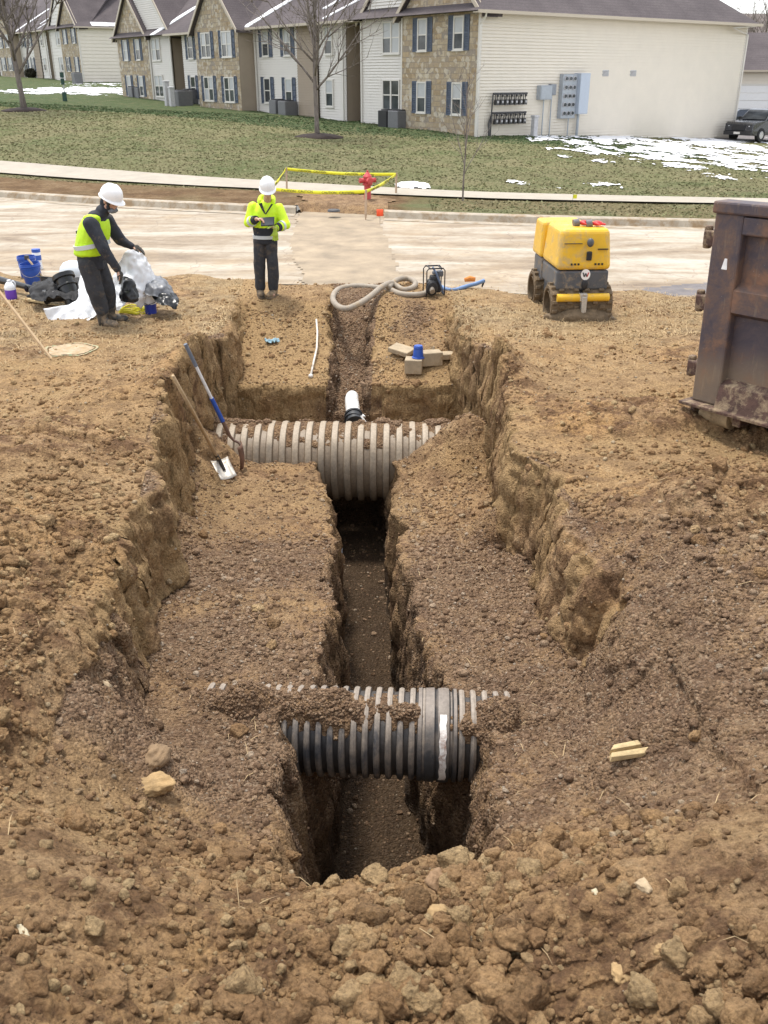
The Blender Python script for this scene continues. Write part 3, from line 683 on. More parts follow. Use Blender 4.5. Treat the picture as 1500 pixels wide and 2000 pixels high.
# white branch pipe lying in the gravel
wp = G(690, 812, -.82)
bp = thing('drain_pipe', 'short white plastic pipe with a black collar at the end of the gravel trench', 'pipe', (wp.x, 11.45, -.90)); bp.scale = (.82, .85, .82)
M_WPL = simple('white_plastic', (.78, .78, .76), .4, dirt=.25, scale=10)
MB().tube([(0, 0, 0), (-.01, .12, .03), (-.03, .32, .09), (-.05, .55, .12), (-.05, .8, .08)], [.115, .115, .115, .11, .108], 28).build('pipe_wall', M_WPL, bp, smooth=40)
MB().cyl((.02, -.12, -.04), (0, .03, .01), .14, .135, 28).cyl((.0, .03, .01), (-.005, .07, .02), .15, .15, 28).cyl((.0, -.06, -.02), (0, -.03, -.01), .15, .15, 28).build('collar', simple('black_rubber', (.02, .022, .026), .45), bp, smooth=40)
MB().tube([(.1, .1, .05), (.17, .0, .02), (.12, -.1, .06), (.2, -.16, -.02)], .02, 8).build('clamp', M_WPL, bp, smooth=40)
# water standing on the trench floor
m, nt, N, L, P = M_('water'); P.inputs['Base Color'].default_value = (.05, .036, .022, 1); P.inputs['Roughness'].default_value = .04
M_WATER = m
def puddle(px, py, rx, ry, z, col=None, seed=0):
    q = G(px, py, z); mb = MB(); V = []
    for i in range(28):
        a = 2*PI*i/28; k = 1+.22*math.sin(3*a+seed)+.12*math.sin(7*a+seed*2); V.append((q.x+math.cos(a)*rx*k, q.y+math.sin(a)*ry*k, z))
    mb.add(V, [tuple(range(28))]); tag(mb.build('puddle', col or M_WATER), kind='structure')
# ---------------------------------------------------------------- apartment buildings
M_SID = simple('cream_siding', (.73, .67, .58), .6, var=.035, scale=1.2)
M_SIDW = simple('white_siding', (.70, .665, .62), .6, var=.035, scale=1.2)
M_BEIGE = simple('beige_siding', (.36, .29, .22), .7, var=.06, scale=1.5)
M_TRIM = simple('trim_white', (.66, .63, .58), .5, var=.04)
M_GUT = simple('gutter_tan', (.50, .43, .34), .5, var=.05)
M_SHUT = simple('shutter_blue_grey', (.085, .105, .15), .6, var=.1)
M_BLIND = simple('blinds', (.45, .46, .47), .35, var=.08, scale=3)
m, nt, N, L, P = M_('window_glass'); v = coords(nt); n1 = noise(nt, v, .9, 3, .6)
L.new(ramp(nt, n1, [(.35, (.03, .035, .04)), (.7, (.10, .11, .12))]), P.inputs['Base Color']); P.inputs['Roughness'].default_value = .08; M_GLASS = m
m, nt, N, L, P = M_('stone_veneer'); t = nt.nodes.new('ShaderNodeTexCoord'); nn = nt.nodes.new('ShaderNodeTexNoise'); nn.inputs['Scale'].default_value = 1.1; L.new(t.outputs['Object'], nn.inputs['Vector'])
# courses run level on whichever face: horizontal coordinate = x + y
sp = nt.nodes.new('ShaderNodeSeparateXYZ'); L.new(t.outputs['Object'], sp.inputs[0]); cb = nt.nodes.new('ShaderNodeCombineXYZ')
L.new(mth(nt, 'ADD', mth(nt, 'ADD', sp.outputs[0], sp.outputs[1]), mth(nt, 'MULTIPLY', nn.outputs['Fac'], .06)), cb.inputs[0]); L.new(mth(nt, 'ADD', sp.outputs[2], mth(nt, 'MULTIPLY', nn.outputs['Fac'], .03)), cb.inputs[1])
def bricks(w_, h_, c1, c2, off):
    b = nt.nodes.new('ShaderNodeTexBrick'); L.new(cb.outputs[0], b.inputs['Vector']); b.inputs['Scale'].default_value = 1; b.inputs['Brick Width'].default_value = w_; b.inputs['Row Height'].default_value = h_
    b.inputs['Mortar Size'].default_value = .014; b.inputs['Mortar Smooth'].default_value = .3; b.inputs['Color1'].default_value = (*c1, 1); b.inputs['Color2'].default_value = (*c2, 1); b.inputs['Mortar'].default_value = (.36, .30, .24, 1)
    b.offset = off; b.squash = .7; b.squash_frequency = 3; return b
b1 = bricks(.56, .25, (.34, .25, .15), (.52, .44, .32), .43); b2 = bricks(.56, .25, (.46, .35, .22), (.30, .26, .22), .43)
vv = nt.nodes.new('ShaderNodeTexVoronoi'); L.new(cb.outputs[0], vv.inputs['Vector']); vv.inputs['Scale'].default_value = 4.5; ss = nt.nodes.new('ShaderNodeSeparateColor'); L.new(vv.outputs['Color'], ss.inputs[0])
c = mixc(nt, mth(nt, 'GREATER_THAN', ss.outputs[0], .5), b1.outputs['Color'], b2.outputs['Color'])
c = mixc(nt, mth(nt, 'MULTIPLY', mth(nt, 'GREATER_THAN', ss.outputs[1], .82), .7), c, (.60, .54, .44))
c = mixc(nt, .5, c, ramp(nt, noise(nt, t.outputs['Object'], 9, 5, .7), [(.3, .6), (.7, 1.3)]), 'MULTIPLY')
L.new(c, P.inputs['Base Color']); P.inputs['Roughness'].default_value = .9
L.new(bump(nt, mth(nt, 'ADD', mth(nt, 'MULTIPLY', b1.outputs['Fac'], -1.0), noise(nt, t.outputs['Object'], 12, 4)), .03, .8), P.inputs['Normal']); M_STONE = m
m, nt, N, L, P = M_('roof_shingle'); v = coords(nt, 'Object'); n1 = noise(nt, v, .5, 5, .6); n2 = noise(nt, v, 12, 4, .8)
sp = nt.nodes.new('ShaderNodeSeparateXYZ'); L.new(v, sp.inputs[0])
c = mixc(nt, ramp(nt, n1, [(.35, 0), (.65, 1)]), (.075, .062, .066), (.11, .092, .095)); c = mixc(nt, .8, c, ramp(nt, n2, [(.3, .6), (.7, 1.35)]), 'MULTIPLY')
rows_ = mth(nt, 'FRACT', mth(nt, 'MULTIPLY', sp.outputs[2], 7.0)); c = mixc(nt, mth(nt, 'MULTIPLY', mth(nt, 'LESS_THAN', rows_, .14), .4), c, (.04, .03, .032))
L.new(c, P.inputs['Base Color']); P.inputs['Roughness'].default_value = .95; M_ROOF = m

def lap(mb, a, b, z0, z1, out, h=.15, top=None):
    """clapboards from a to b (xy), outward normal out"""
    a = Vector((*a, 0)); b = Vector((*b, 0)); o = Vector((*out, 0)); z = z0; L_ = (b-a).length
    while z < z1-1e-4:
        zt = min(z+h, z1); s0, s1 = 0, 1
        if top:
            r0 = top(zt)
            if r0 is None: break
            s0, s1 = r0[0]/L_, r0[1]/L_
        p = a+(b-a)*s0; q = a+(b-a)*s1
        V = [p+o*.055+Vector((0, 0, z)), q+o*.055+Vector((0, 0, z)), q+o*.004+Vector((0, 0, zt)), p+o*.004+Vector((0, 0, zt)), p+Vector((0, 0, z)), q+Vector((0, 0, z))]
        mb.add(V, [(0, 1, 2, 3), (4, 5, 1, 0)]); z = zt
def window(par, s, zc, x=0.0, w=.9, h=1.45, dbl=False, shut=True, fine=True):
    mb = MB(); f = .07; xo = x-.06
    mb.b2((xo, s-w/2, zc+h/2-f), (x+.03, s+w/2, zc+h/2)); mb.b2((xo, s-w/2, zc-h/2), (x+.03, s+w/2, zc-h/2+f)); mb.b2((xo-.03, s-w/2-.04, zc-h/2-.05), (x+.03, s+w/2+.04, zc-h/2-.001))
    mb.b2((xo, s-w/2, zc-h/2+f), (x+.03, s-w/2+f, zc+h/2-f)); mb.b2((xo, s+w/2-f, zc-h/2+f), (x+.03, s+w/2, zc+h/2-f))
    mb.b2((xo+.02, s-w/2+f, zc-.03), (x+.03, s+w/2-f, zc+.03))
    if dbl: mb.b2((xo-.002, s-.05, zc-h/2+f), (x+.03, s+.05, zc+h/2-f))
    fr = mb.build('window', M_TRIM, par)
    k = [(-w/2+f, w/2-f)] if not dbl else [(-w/2+f, -.05), (.05, w/2-f)]
    for a, b in k:
        mt = M_BLIND if random.random() < .72 else M_GLASS
        MB().b2((x-.022, s+a, zc+.03), (x+.01, s+b, zc+h/2-f)).build('pane', mt, fr)
        mt = M_GLASS if random.random() < .7 else M_BLIND
        MB().b2((x-.018, s+a, zc-h/2+f), (x+.01, s+b, zc-.03)).build('pane', mt, fr)
    if shut:
        sw = .36
        for sg in (-1, 1):
            mb = MB(); c0 = s+sg*(w/2+.03+sw/2)
            mb.b2((x-.045, c0-sw/2, zc-h/2-.03), (x+.01, c0-sw/2+.05, zc+h/2+.03)); mb.b2((x-.045, c0+sw/2-.05, zc-h/2-.03), (x+.01, c0+sw/2, zc+h/2+.03))
            for zz in (zc-h/2-.03, zc-.04, zc+h/2-.05): mb.b2((x-.044, c0-sw/2+.05, zz), (x+.01, c0+sw/2-.05, zz+.08))
            mb.b2((x-.020, c0-sw/2+.05, zc-h/2), (x+.01, c0+sw/2-.05, zc+h/2))
            n = 14 if fine else 5
            for i in range(n): mb.box((x-.02, c0, zc-h/2+.06+(h-.1)*i/(n-1)), (.03, sw-.1, .055 if fine else .2), (0, R(-25), 0))
            mb.build('shutter', M_SHUT, par)
TS = 1.0   # gable slope
def building(loc, rz, ze, label, g_lo=-1.2, fine=True, snowset=0, D=20.7):
    b = thing('apartment_building', label, 'building', loc, (0, 0, rz), 'two storey apartment buildings'); Ln = 43.3
    st = .25
    lift = lambda s: s*1.15/43.3        # the lower windows follow the rising ground a little
    def wall(nm, mat, a, c2, out, z0=g_lo, z1=ze, top=None, h=.14):
        mb = MB(); lap(mb, a, c2, z0, z1, out, h, top); return mb.build(nm, mat, b)
    hh = .14 if fine else .35
    core = MB(); core.b2((st+.05, .05, g_lo), (D-.05, 9.55, ze-.02)); core.b2((st+.05, 11.35, g_lo), (D-.05, 31.9, ze-.02)); core.b2((st+.05, 33.75, g_lo), (D-.05, Ln-.05, ze-.02)); core.b2((3.2, 9.5, g_lo), (D-.1, 11.4, ze-.03)); core.b2((3.2, 31.8, g_lo), (D-.1, 33.8, ze-.03))
    core.build('inner_wall', M_BEIGE, b)
    wall('end_wall', M_SID, (0, 0), (D, 0), (0, -1), h=hh)
    wall('end_wall', M_SID, (D, Ln), (0, Ln), (0, 1), h=.5)
    wall('rear_wall', M_SID, (D, 0), (D, Ln), (1, 0), h=.5)
    MB().b2((-.04, -.045, g_lo), (.08, .1, ze-.05)).build('corner_trim', M_TRIM, b); MB().b2((D-.08, -.045, g_lo), (D+.04, .1, ze-.05)).build('corner_trim', M_TRIM, b)
    for i, (s0, s1) in enumerate(((0, 5.9), (37.4, 43.3))):       # stone bays with a gable each
        sm = (s0+s1)/2; ap = ze+(s1-s0)/2*TS
        MB().add([(0, s0+.0, g_lo), (0, s1, g_lo), (0, s1, ze), (0, sm, ap), (0, s0+.0, ze), (.3, s0+.06, g_lo), (.3, s1, g_lo), (.3, s1, ze), (.3, sm, ap), (.3, s0+.06, ze)], [(0, 1, 2, 3, 4), (9, 8, 7, 6, 5), (1, 6, 7, 2), (0, 4, 9, 5)]).build('stone_wall', M_STONE, b)
    s0, s1, xp = 21.6, 27.6, -.9                                    # middle stone bay stands forward
    sm = (s0+s1)/2; ap = ze+(s1-s0)/2*TS
    MB().add([(xp, s0, g_lo), (xp, s1, g_lo), (xp, s1, ze), (xp, sm, ap), (xp, s0, ze), (st, s0, g_lo), (st, s1, g_lo), (st, s1, ze), (st, sm, ap), (st, s0, ze)], [(0, 1, 2, 3, 4), (1, 6, 7, 2)]).build('stone_wall', M_STONE, b)
    MB().b2((xp+.02, s0-.02, g_lo), (st, s0+.1, ze-.02)).build('bay_side', M_BEIGE, b)
    for (a, c_) in ((5.9, 9.6), (33.7, 37.4)): wall('siding_wall', M_SIDW, (st-.1, a), (st-.1, c_), (-1, 0), h=hh)
    for (a, c_) in ((11.3, 14.1), (16.3, 21.6), (27.6, 32.0)): wall('siding_wall', M_SIDW, (st, a), (st, c_), (-1, 0), h=hh)
    wall('beige_panel', M_BEIGE, (st-.12, 14.1), (st-.12, 16.3), (-1, 0), h=hh)
    # big white gables behind the end bays
    for (a, c_) in ((-.0, 9.6), (33.7, 43.3)):
        mm = (a+c_)/2; hw = (c_-a)/2
        wall('gable_wall', M_SIDW, (st-.1, a), (st-.1, c_), (-1, 0), ze, ze+hw*TS, lambda zt, hw=hw: (lambda e: None if e >= hw-.02 else (e, 2*hw-e))((zt-ze)/TS), hh)
    # roofs
    rb = MB(); oh = .5; Rr = 10.35; sl = .72
    rz_ = lambda x: ze-.06+(x+oh)*sl
    y0, y1 = -oh, Ln+oh; rt = Rr
    V = [(-oh, y0, ze-.06), (D+oh, y0, ze-.06), (D+oh, y1, ze-.06), (-oh, y1, ze-.06), (rt, y0+rt+oh, rz_(rt)), (rt, y1-rt-oh, rz_(rt))]
    rb.add(V, [(0, 1, 4), (1, 2, 5, 4), (2, 3, 5), (3, 0, 4, 5), (3, 2, 1, 0)]); roof = rb.build('roof', M_ROOF, b)
    for (a, c_, xf, nm) in ((-.0, 5.9, -.30, 0), (37.4, 43.3, -.30, 0), (21.6, 27.6, -1.2, 0), (0, 9.6, -.02, 1), (33.7, 43.3, -.02, 1)):
        mm = (a+c_)/2; hw = (c_-a)/2+.38; zz = ze-.38*TS+.06+.02*nm; th = .16; ap = zz+hw*TS; back = (ap-ze)/sl+.6
        mb = MB()
        for sg in (-1, 1):
            mb.add([(xf, mm+sg*hw, zz), (xf, mm, ap), (back, mm, ap), (xf+1.0, mm+sg*hw, zz), (xf, mm+sg*hw, zz+th), (xf, mm, ap+th), (back, mm, ap+th), (xf+1.0, mm+sg*hw, zz+th)], [(4, 5, 6, 7), (0, 3, 2, 1), (0, 4, 7, 3), (1, 2, 6, 5)])
        mb.build('gable_roof', M_ROOF, b)
        mb = MB()
        for sg in (-1, 1): mb.add([(xf-.02, mm+sg*(hw+.02), zz-.08), (xf-.02, mm, ap-.08), (xf-.02, mm, ap+th+.01), (xf-.02, mm+sg*(hw+.02), zz+th+.01), (xf+.03, mm+sg*(hw+.02), zz-.08), (xf+.03, mm, ap-.08), (xf+.03, mm, ap+th+.01), (xf+.03, mm+sg*(hw+.02), zz+th+.01)], [(0, 1, 2, 3), (7, 6, 5, 4), (3, 2, 6, 7), (0, 4, 5, 1)])
        mb.build('bargeboard', M_GUT, b)
    mb = MB(); mb.b2((-oh-.12, y0-.12, ze-.18), (D+oh+.12, y0, ze-.04)); mb.build('gutter', M_GUT, b)
    MB().b2((-oh-.12, 9.98, ze-.17), (-oh, 21.2, ze-.04)).build('gutter', M_GUT, b); MB().b2((-oh-.12, 28.0, ze-.17), (-oh, 33.3, ze-.04)).build('gutter', M_GUT, b)
    MB().b2((-oh, 9.6, ze-.16), (st+2.9, 33.7, ze-.12)).b2((-oh, -oh, ze-.15), (D+oh, 0, ze-.11)).build('soffit', M_GUT, b)
    for s in (9.62, 21.35, 27.85, 33.65, 11.42, 5.95, 37.3):
        xx = st-.18 if s not in (5.95, 37.3) else st-.22
        if s in (21.35, 27.85): xx = st-.12
        MB().b2((xx-.04, s-.05, g_lo), (xx+.04, s+.05, ze-.12)).build('downspout', M_TRIM if s != 27.85 else M_GUT, b)
    for (xx) in (-.12, D+.12):
        MB().tube([(xx, -.5, ze-.15), (xx*.9, -.45, ze-.3), (xx*.75 if xx < 1 else D+.05, -.09, ze-.6), (xx*.75 if xx < 1 else D+.05, -.09, g_lo)], .05, 8).build('downspout', M_TRIM, b)
    U = ze-.92; Lo = ze-3.78
    for s in (1.5, 4.25, 39.3, 41.7):
        window(b, s, U, 0, .75, fine=fine); window(b, s, Lo+lift(s)*.3, 0, .75, fine=fine)
    for s in (6.95, 36.2): window(b, s, U-.05, st-.15, 1.5, 1.5, True, False); window(b, s, Lo+.05+lift(s)*.3, st-.15, 1.5, 1.5, True, False)
    for s, sh in ((13.0, False), (17.5, True), (20.1, True), (28.5, True), (30.6, True)):
        window(b, s, U-.02, st-.05, .8, shut=sh, fine=False); window(b, s, Lo+lift(s)*.35, st-.05, .8, shut=sh, fine=False)
    for s in (23.1, 26.0):
        window(b, s, U, xp, 1.35, 1.5, True, True, False); window(b, s, Lo+lift(s)*.35, xp, 1.35, 1.5, True, True, False)
    for k, (sa, sb, ta, tb, w_) in enumerate(((35.0, 30.3, .0, 4.4, .75), (21.0, 17.2, .0, 3.6, .7), (13.6, 11.0, 1.0, 3.4, .35), (12.6, 9.8, .2, 2.2, .25))):
        V = []
        for i in range(9):
            t = i/8; s = sa+(sb-sa)*t; u = -oh+ta+(tb-ta)*t; ww_ = w_*(1+.15*math.sin(i*2.3+k))
            V += [(u, s, rz_(u)+.015), (u, s+ww_, rz_(u)+.015), (u, s, rz_(u)+.07), (u, s+ww_, rz_(u)+.07)]
        Fs = []
        for i in range(8): q_ = i*4; Fs += [(q_+2, q_+3, q_+7, q_+6), (q_, q_+2, q_+6, q_+4), (q_+1, q_+5, q_+7, q_+3)]
        MB().add(V, Fs+[(0, 1, 3, 2), (32, 34, 35, 33)]).build('roof_snow', M_SNOW, b)
    if snowset:
        mb = MB()
        for i in range(12):
            xx = 2+i*.95; mb.box((xx, -oh+.35, rz_(-oh+.35)+.05), (.96, .6+.2*math.sin(i*3), .08), (R(36), 0, 0))
        mb.build('roof_snow', M_SNOW, b)
    return b
RZ = math.atan2(.596, .803)
A = building((4.45, 48.0, .55), RZ, 5.38, 'nearest apartment block with a wide cream end wall and stone corner gable')
z = 2.75
Bb = building((-33.6, 114.0, 2.75), RZ, 5.38, 'farther two storey apartment block, partly hidden by the nearest block', fine=False, snowset=1)
def onwall(x, z, out=.0, b=A):      # a point of building A's end wall
    return Vector((4.45+.803*x+.596*out, 48+.596*x-.803*out, .55+z))
def wall_x(px):
    k = (px-750)/F; return (4.45-44.4*k)/(.539*k-.803)*-1 if False else (44.2*k-4.45)/(.803-.539*k)
# vents on the end wall
M_VENT = simple('vent_grey', (.50, .49, .50), .6); M_GREY = simple('utility_grey', (.36, .39, .43), .5, metal=0, var=.08); M_DKM = simple('meter_dark', (.07, .068, .07), .5, metal=.3, var=.2)
for px, lab in ((1174, 'small grey louvred vent on the cream end wall, the left of two'), (1227, 'small grey louvred vent on the cream end wall, the right of two')):
    p_ = onwall(wall_x(px), 2.75, .03); t_ = thing('wall_vent', lab, 'vent', p_, (0, 0, RZ), 'vents on the cream wall')
    mb = MB(); mb.box((0, 0, 0), (.46, .05, .3)); mb.build('frame', M_VENT, t_)
    mb = MB(); [mb.box((0, -.04, -.1+i*.05), (.4, .04, .02), (R(30), 0, 0)) for i in range(5)]; mb.build('louvre', M_VENT, t_)
# gas meter rack
gx = wall_x(988); t_ = thing('gas_meter_rack', 'rack of dark gas meters in two rows on the nearest cream end wall', 'meter rack', onwall(gx, 0, .25), (0, 0, RZ))
mb = MB()
for z0 in (.75, 1.6): mb.tube([(-1.15, 0, z0+.25), (1.1, 0, z0+.25)], .05, 8)
mb.tube([(-1.15, 0, 1.85), (-1.2, 0, 1.0), (-1.22, 0, -.2)], .035, 8); mb.tube([(-1.0, .2, .9), (-1.3, .05, .55), (-1.3, 0, -.3)], .05, 8); mb.build('manifold', M_DKM, t_)
for r_, z0 in enumerate((.62, 1.47)):
    for i in range(7):
        x0 = -.95+i*.31; mb = MB(); mb.box((x0, -.05, z0), (.2, .18, .24)); mb.cyl((x0-.06, -.02, z0+.12), (x0-.06, -.02, z0+.36), .025, None, 8); mb.cyl((x0+.06, -.02, z0+.12), (x0+.06, -.02, z0+.3), .025, None, 8)
        mb.ell((x0+.02, -.1, z0+.3), (.07, .07, .06), None, 8, 6); m1 = mb.build('meter', M_DKM, t_, bevel=.015, seg=1); MB().cyl((x0, -.15, z0+.02), (x0, -.165, z0+.02), .055, None, 10).build('dial', M_VENT, m1)
def ubox(name, px, z0, z1, w_, dp, lab, cat, mat=M_GREY, conduit=True, cover_=True):
    t = thing(name, lab, cat, onwall(wall_x(px), 0, .02), (0, 0, RZ))
    MB().b2((-w_/2, -dp, z0), (w_/2, 0, z1)).build('box', mat, t, bevel=.02)
    if cover_: MB().b2((-w_/2+.04, -dp-.02, z0+.05), (w_/2-.04, -dp+.0, z1-.05)).build('cover', mat, t, bevel=.008)
    if conduit: MB().cyl((0, -dp/2, -.8), (0, -dp/2, z0), .03, None, 8).build('conduit', M_GREY, t)
    return t
ubox('cable_box', 1055, 1.55, 2.2, .8, .3, 'pale grey cable box on the cream wall beside the grey pillar', 'utility box')
ubox('cable_box', 1071, 1.75, 2.25, .38, .22, 'small darker grey box on the cream wall right of a larger pale box', 'utility box', simple('dk_box', (.22, .24, .27), .5))
t_ = thing('electric_meter_panel', 'tall blue-grey electric meter cabinet with round meters on the cream end wall', 'meter cabinet', onwall(wall_x(1103), 0, .02), (0, 0, RZ))
MB().b2((-.62, -.28, .65), (.42, 0, 2.7)).build('cabinet', M_GREY, t_, bevel=.02)
MB().b2((.42, -.5, .85), (1.12, 0, 2.75)).build('main_box', simple('main_box', (.42, .47, .55), .45, var=.05), t_, bevel=.03)
for i in range(5):
    for j in range(3):
        mm_ = MB().cyl((-.45+j*.3, -.28, .9+i*.4), (-.45+j*.3, -.36, .9+i*.4), .105, None, 14).build('meter', M_VENT, t_); MB().cyl((-.45+j*.3, -.362, .9+i*.4), (-.45+j*.3, -.40, .9+i*.4), .085, .07, 14).build('meter_glass', M_GLASS, mm_)
MB().cyl((.75, -.2, -.9), (.75, -.2, .85), .07, None, 10).cyl((.1, -.15, -.9), (.1, -.15, .65), .03, None, 8).build('conduit', M_GREY, t_); MB().b2((1.12, -.3, 1.7), (1.2, -.2, 1.95)).build('handle', M_DKM, t_)
t_ = thing('utility_pillar', 'slim grey post standing by the gas meters at the cream wall', 'utility post', onwall(wall_x(1028), -.75, .6), (0, 0, RZ))
MB().b2((-.14, -.12, 0), (.14, .12, 1.55)).build('post', M_VENT, t_, bevel=.03); MB().b2((-.17, -.15, 1.5), (.17, .15, 1.62)).build('cap', M_VENT, t_, bevel=.03)
# air conditioners on the lawn by the long wall
M_AC = simple('ac_grey', (.19, .19, .20), .5, metal=.3, var=.1); M_ACD = simple('ac_dark', (.025, .025, .027), .6)
def ac(px, py, w_, h_, lab, mat=M_AC):
    q_ = gl(px, py); t = thing('air_conditioner', lab, 'air conditioner', q_, (0, 0, RZ), 'air conditioning units by the long wall')
    MB().b2((-w_/2, -w_/2, -.1), (w_/2, w_/2, h_-.06)).build('case', mat, t, bevel=.03)
    mb = MB()
    for i in range(int(h_/.07)-1): mb.b2((-w_/2-.015, -w_/2+.06, .05+i*.07), (w_/2+.015, w_/2-.06, .07+i*.07)); mb.b2((-w_/2+.06, -w_/2-.015, .05+i*.07), (w_/2-.06, w_/2+.015, .07+i*.07))
    mb.build('grille', mat, t); mb = MB(); mb.cyl((0, 0, h_-.06), (0, 0, h_), w_*.48, w_*.46, 24); mb.build('fan_top', M_ACD, t)
ac(757, 247, .75, .85, 'near black air conditioner left of its grey twin under the white double window', M_ACD); ac(779, 249, .85, .88, 'grey ribbed air conditioner beside the corner stone bay')
ac(543, 222, .8, .85, 'grey air conditioner left one of the pair behind the middle bare tree'); ac(562, 225, .85, .85, 'grey air conditioner right one of the pair behind the middle bare tree')
ac(357, 206, 1.1, 1.0, 'dark grey air conditioner with pale label standing by the two grey posts', M_AC); ac(372, 203, .9, 1.0, 'grey air conditioner half behind a darker one near the two grey posts')
ac(264, 190, .8, .8, 'left small air conditioner at the farther stone bay'); ac(276, 191, .8, .8, 'right small air conditioner at the farther stone bay')
ac(152, 163, .9, 1.1, 'dark unit with greenish top far behind the green waste post', M_AC)
for px, py, h_, lab in ((328, 207, 1.5, 'taller pale grey utility post left of the dark air conditioner'), (337, 208, 1.15, 'shorter pale grey utility post left of the dark air conditioner')):
    t_ = thing('utility_pillar', lab, 'utility post', gl(px, py), RZ); MB().b2((-.16, -.16, -.1), (.16, .16, h_)).build('post', M_VENT, t_, bevel=.03); MB().b2((-.19, -.19, h_-.02), (.19, .19, h_+.08)).build('cap', M_VENT, t_, bevel=.03)
# pet waste post
t_ = thing('waste_station', 'dark green dog waste post standing on the lawn near the left bare tree', 'waste post', gl(128, 198)); M_DG = simple('dark_green', (.012, .05, .035), .5)
MB().b2((-.04, -.03, -.1), (.04, .03, 2.0)).build('post', M_VENT, t_); MB().b2((-.16, -.12, .0), (.16, .0-.04, .62)).build('bin', M_DG, t_, bevel=.03); MB().b2((-.13, -.1, 1.1), (.13, -.035, 1.5)).build('dispenser', M_DG, t_, bevel=.02); MB().b2((-.14, -.05, 1.55), (.14, -.03, 1.9)).build('sign_plate', M_DG, t_)

# ---------------------------------------------------------------- bare trees
m, nt, N, L, P = M_('bark'); v = coords(nt, 'Object', (1, 1, .25)); n1 = noise(nt, v, 14, 6, .7)
L.new(ramp(nt, n1, [(.3, (.10, .08, .07)), (.55, (.20, .17, .15)), (.75, (.30, .265, .24))]), P.inputs['Base Color']); P.inputs['Roughness'].default_value = .95; L.new(bump(nt, n1, .02, .8), P.inputs['Normal']); M_BARK = m
def bare_tree(loc, h, r, label, seed, clear=.28, dens=1.0, name='bare_tree', nl=12, mulch=0, lean=.0, group='leafless trees on the lawn', spread=.45):
    rd = random.Random(seed); t = thing(name, label, 'tree', loc, (0, 0, 0), group)
    tk = MB(); n = 12; pts = []; rs = []
    for i in range(n+1):
        k = i/n; pts.append(Vector((lean*k*h+.02*h*math.sin(k*5+seed)*k, .02*h*math.sin(k*4+seed*2)*k, -.15+k*h))); rs.append(r*(1.25 if i == 0 else 1)*(1-k)**.8+.004)
    tk.tube(pts, rs, 10); tk.build('trunk', M_BARK, t, smooth=True)
    cr = MB()
    def branch(p, d, L_, rr, lv):
        m_ = 5; P_ = [p]; q = Vector(p); dd = Vector(d)
        for i in range(m_):
            dd = (dd+Vector((rd.uniform(-.12, .12), rd.uniform(-.12, .12), rd.uniform(.0, .13)))).normalized(); q = q+dd*L_/m_; P_.append(q.copy())
        cr.tube(P_, [rr*(1-.8*i/m_)+.0012 for i in range(m_+1)], 5 if lv > 1 else 6)
        if lv < 3:
            for j in range(int((5 if lv == 1 else 4)*dens)):
                i = rd.randint(1, m_); a = rd.uniform(0, 2*PI); s = dd.cross(Vector((math.cos(a), math.sin(a), .3))).normalized()
                branch(P_[i], (dd*.75+s*.65).normalized(), L_*rd.uniform(.35, .6), rr*.45, lv+1)
    for i in range(nl):
        k = clear+(1-clear)*(i+.3)/nl*.9; f = k*n; i0 = min(int(f), n-1); p = pts[i0].lerp(pts[i0+1], f-i0); a = i*2.4+rd.uniform(-.4, .4)
        br = max(.008, rs[i0]*.55); el = spread*(1-.4*k)
        branch(p, Vector((math.cos(a)*el*1.2, math.sin(a)*el*1.2, 1-.35*el)).normalized(), h*(.55-.32*k)*rd.uniform(.85, 1.15), br, 1)
    cr.build('crown', M_BARK, t, smooth=True)
    if mulch:
        V, Fs = ico(4); V = V*np.array([mulch, mulch*.8, .22]); V = V[:, :]; V = V*(1+.25*(fbm(V*3+seed, 3, 2)-.5))[:, None]+ np.array([0, 0, -.05])
        o = rawmesh('mulch_mound', V, Fs, M_MUL, t, smooth=True)
    return t
M_MUL = simple('mulch', (.035, .022, .018), .95, var=.5, scale=20, bmp=.04, bscale=14)
q_ = gl(620, 268); bare_tree(q_, 9.5, .105, 'tall bare tree with a dark mulch mound standing before the long wall', 4, .21, 1.6, nl=24, mulch=1.15, spread=.75)
q_ = gl(48, 216); bare_tree(q_, 11, .15, 'bare tree with thin upright twigs at the left edge of the lawn', 9, .16, 1.7, nl=26, mulch=1.2, lean=-.035, spread=.6)
q_ = gl(904, 392); q_.z -= .05; bare_tree(q_, 3.1, .022, 'thin leafless sapling beside the pavement in front of the corner bay', 5, .25, .7, 'sapling', 9, spread=.4)
q_ = gl(1000, 300)
# shrubs by the far block
M_LEAF = simple('shrub_leaf', (.035, .032, .018), .9, var=.5, scale=5)
def shrub(loc, r, h, label, seed):
    t = thing('shrub', label, 'shrub', loc, (0, 0, 0), 'round shrubs by the far block'); g = np.random.default_rng(seed); n = 1500
    d_ = g.normal(size=(n, 3)); d_ /= np.linalg.norm(d_, axis=1, keepdims=True); rr = g.uniform(.6, 1, n)**.5; c_ = d_*rr[:, None]*np.array([r, r, h/2])*(.8+.4*fbm(d_*2+seed, 2, seed))[:, None]+np.array([0, 0, h/2])
    a = g.normal(size=(n, 3))*.07; b = g.normal(size=(n, 3))*.07; V = np.stack([c_-a, c_-b, c_+a, c_+b], 1).reshape(-1, 3); rawmesh('foliage', V, np.arange(n*4).reshape(-1, 4), M_LEAF, t)
    MB().cyl((0, 0, -.1), (0, 0, h*.5), .06, .03, 8).build('stem', M_BARK, t)
shrub(gl(75, 150), 1.3, 1.9, 'larger dark round shrub in front of the far stone wall', 1); shrub(gl(62, 152), .8, 1.0, 'small dark shrub left of a larger round one', 2); shrub(gl(44, 149), 1.0, 1.7, 'dark shrub partly behind the left bare tree trunk', 3)

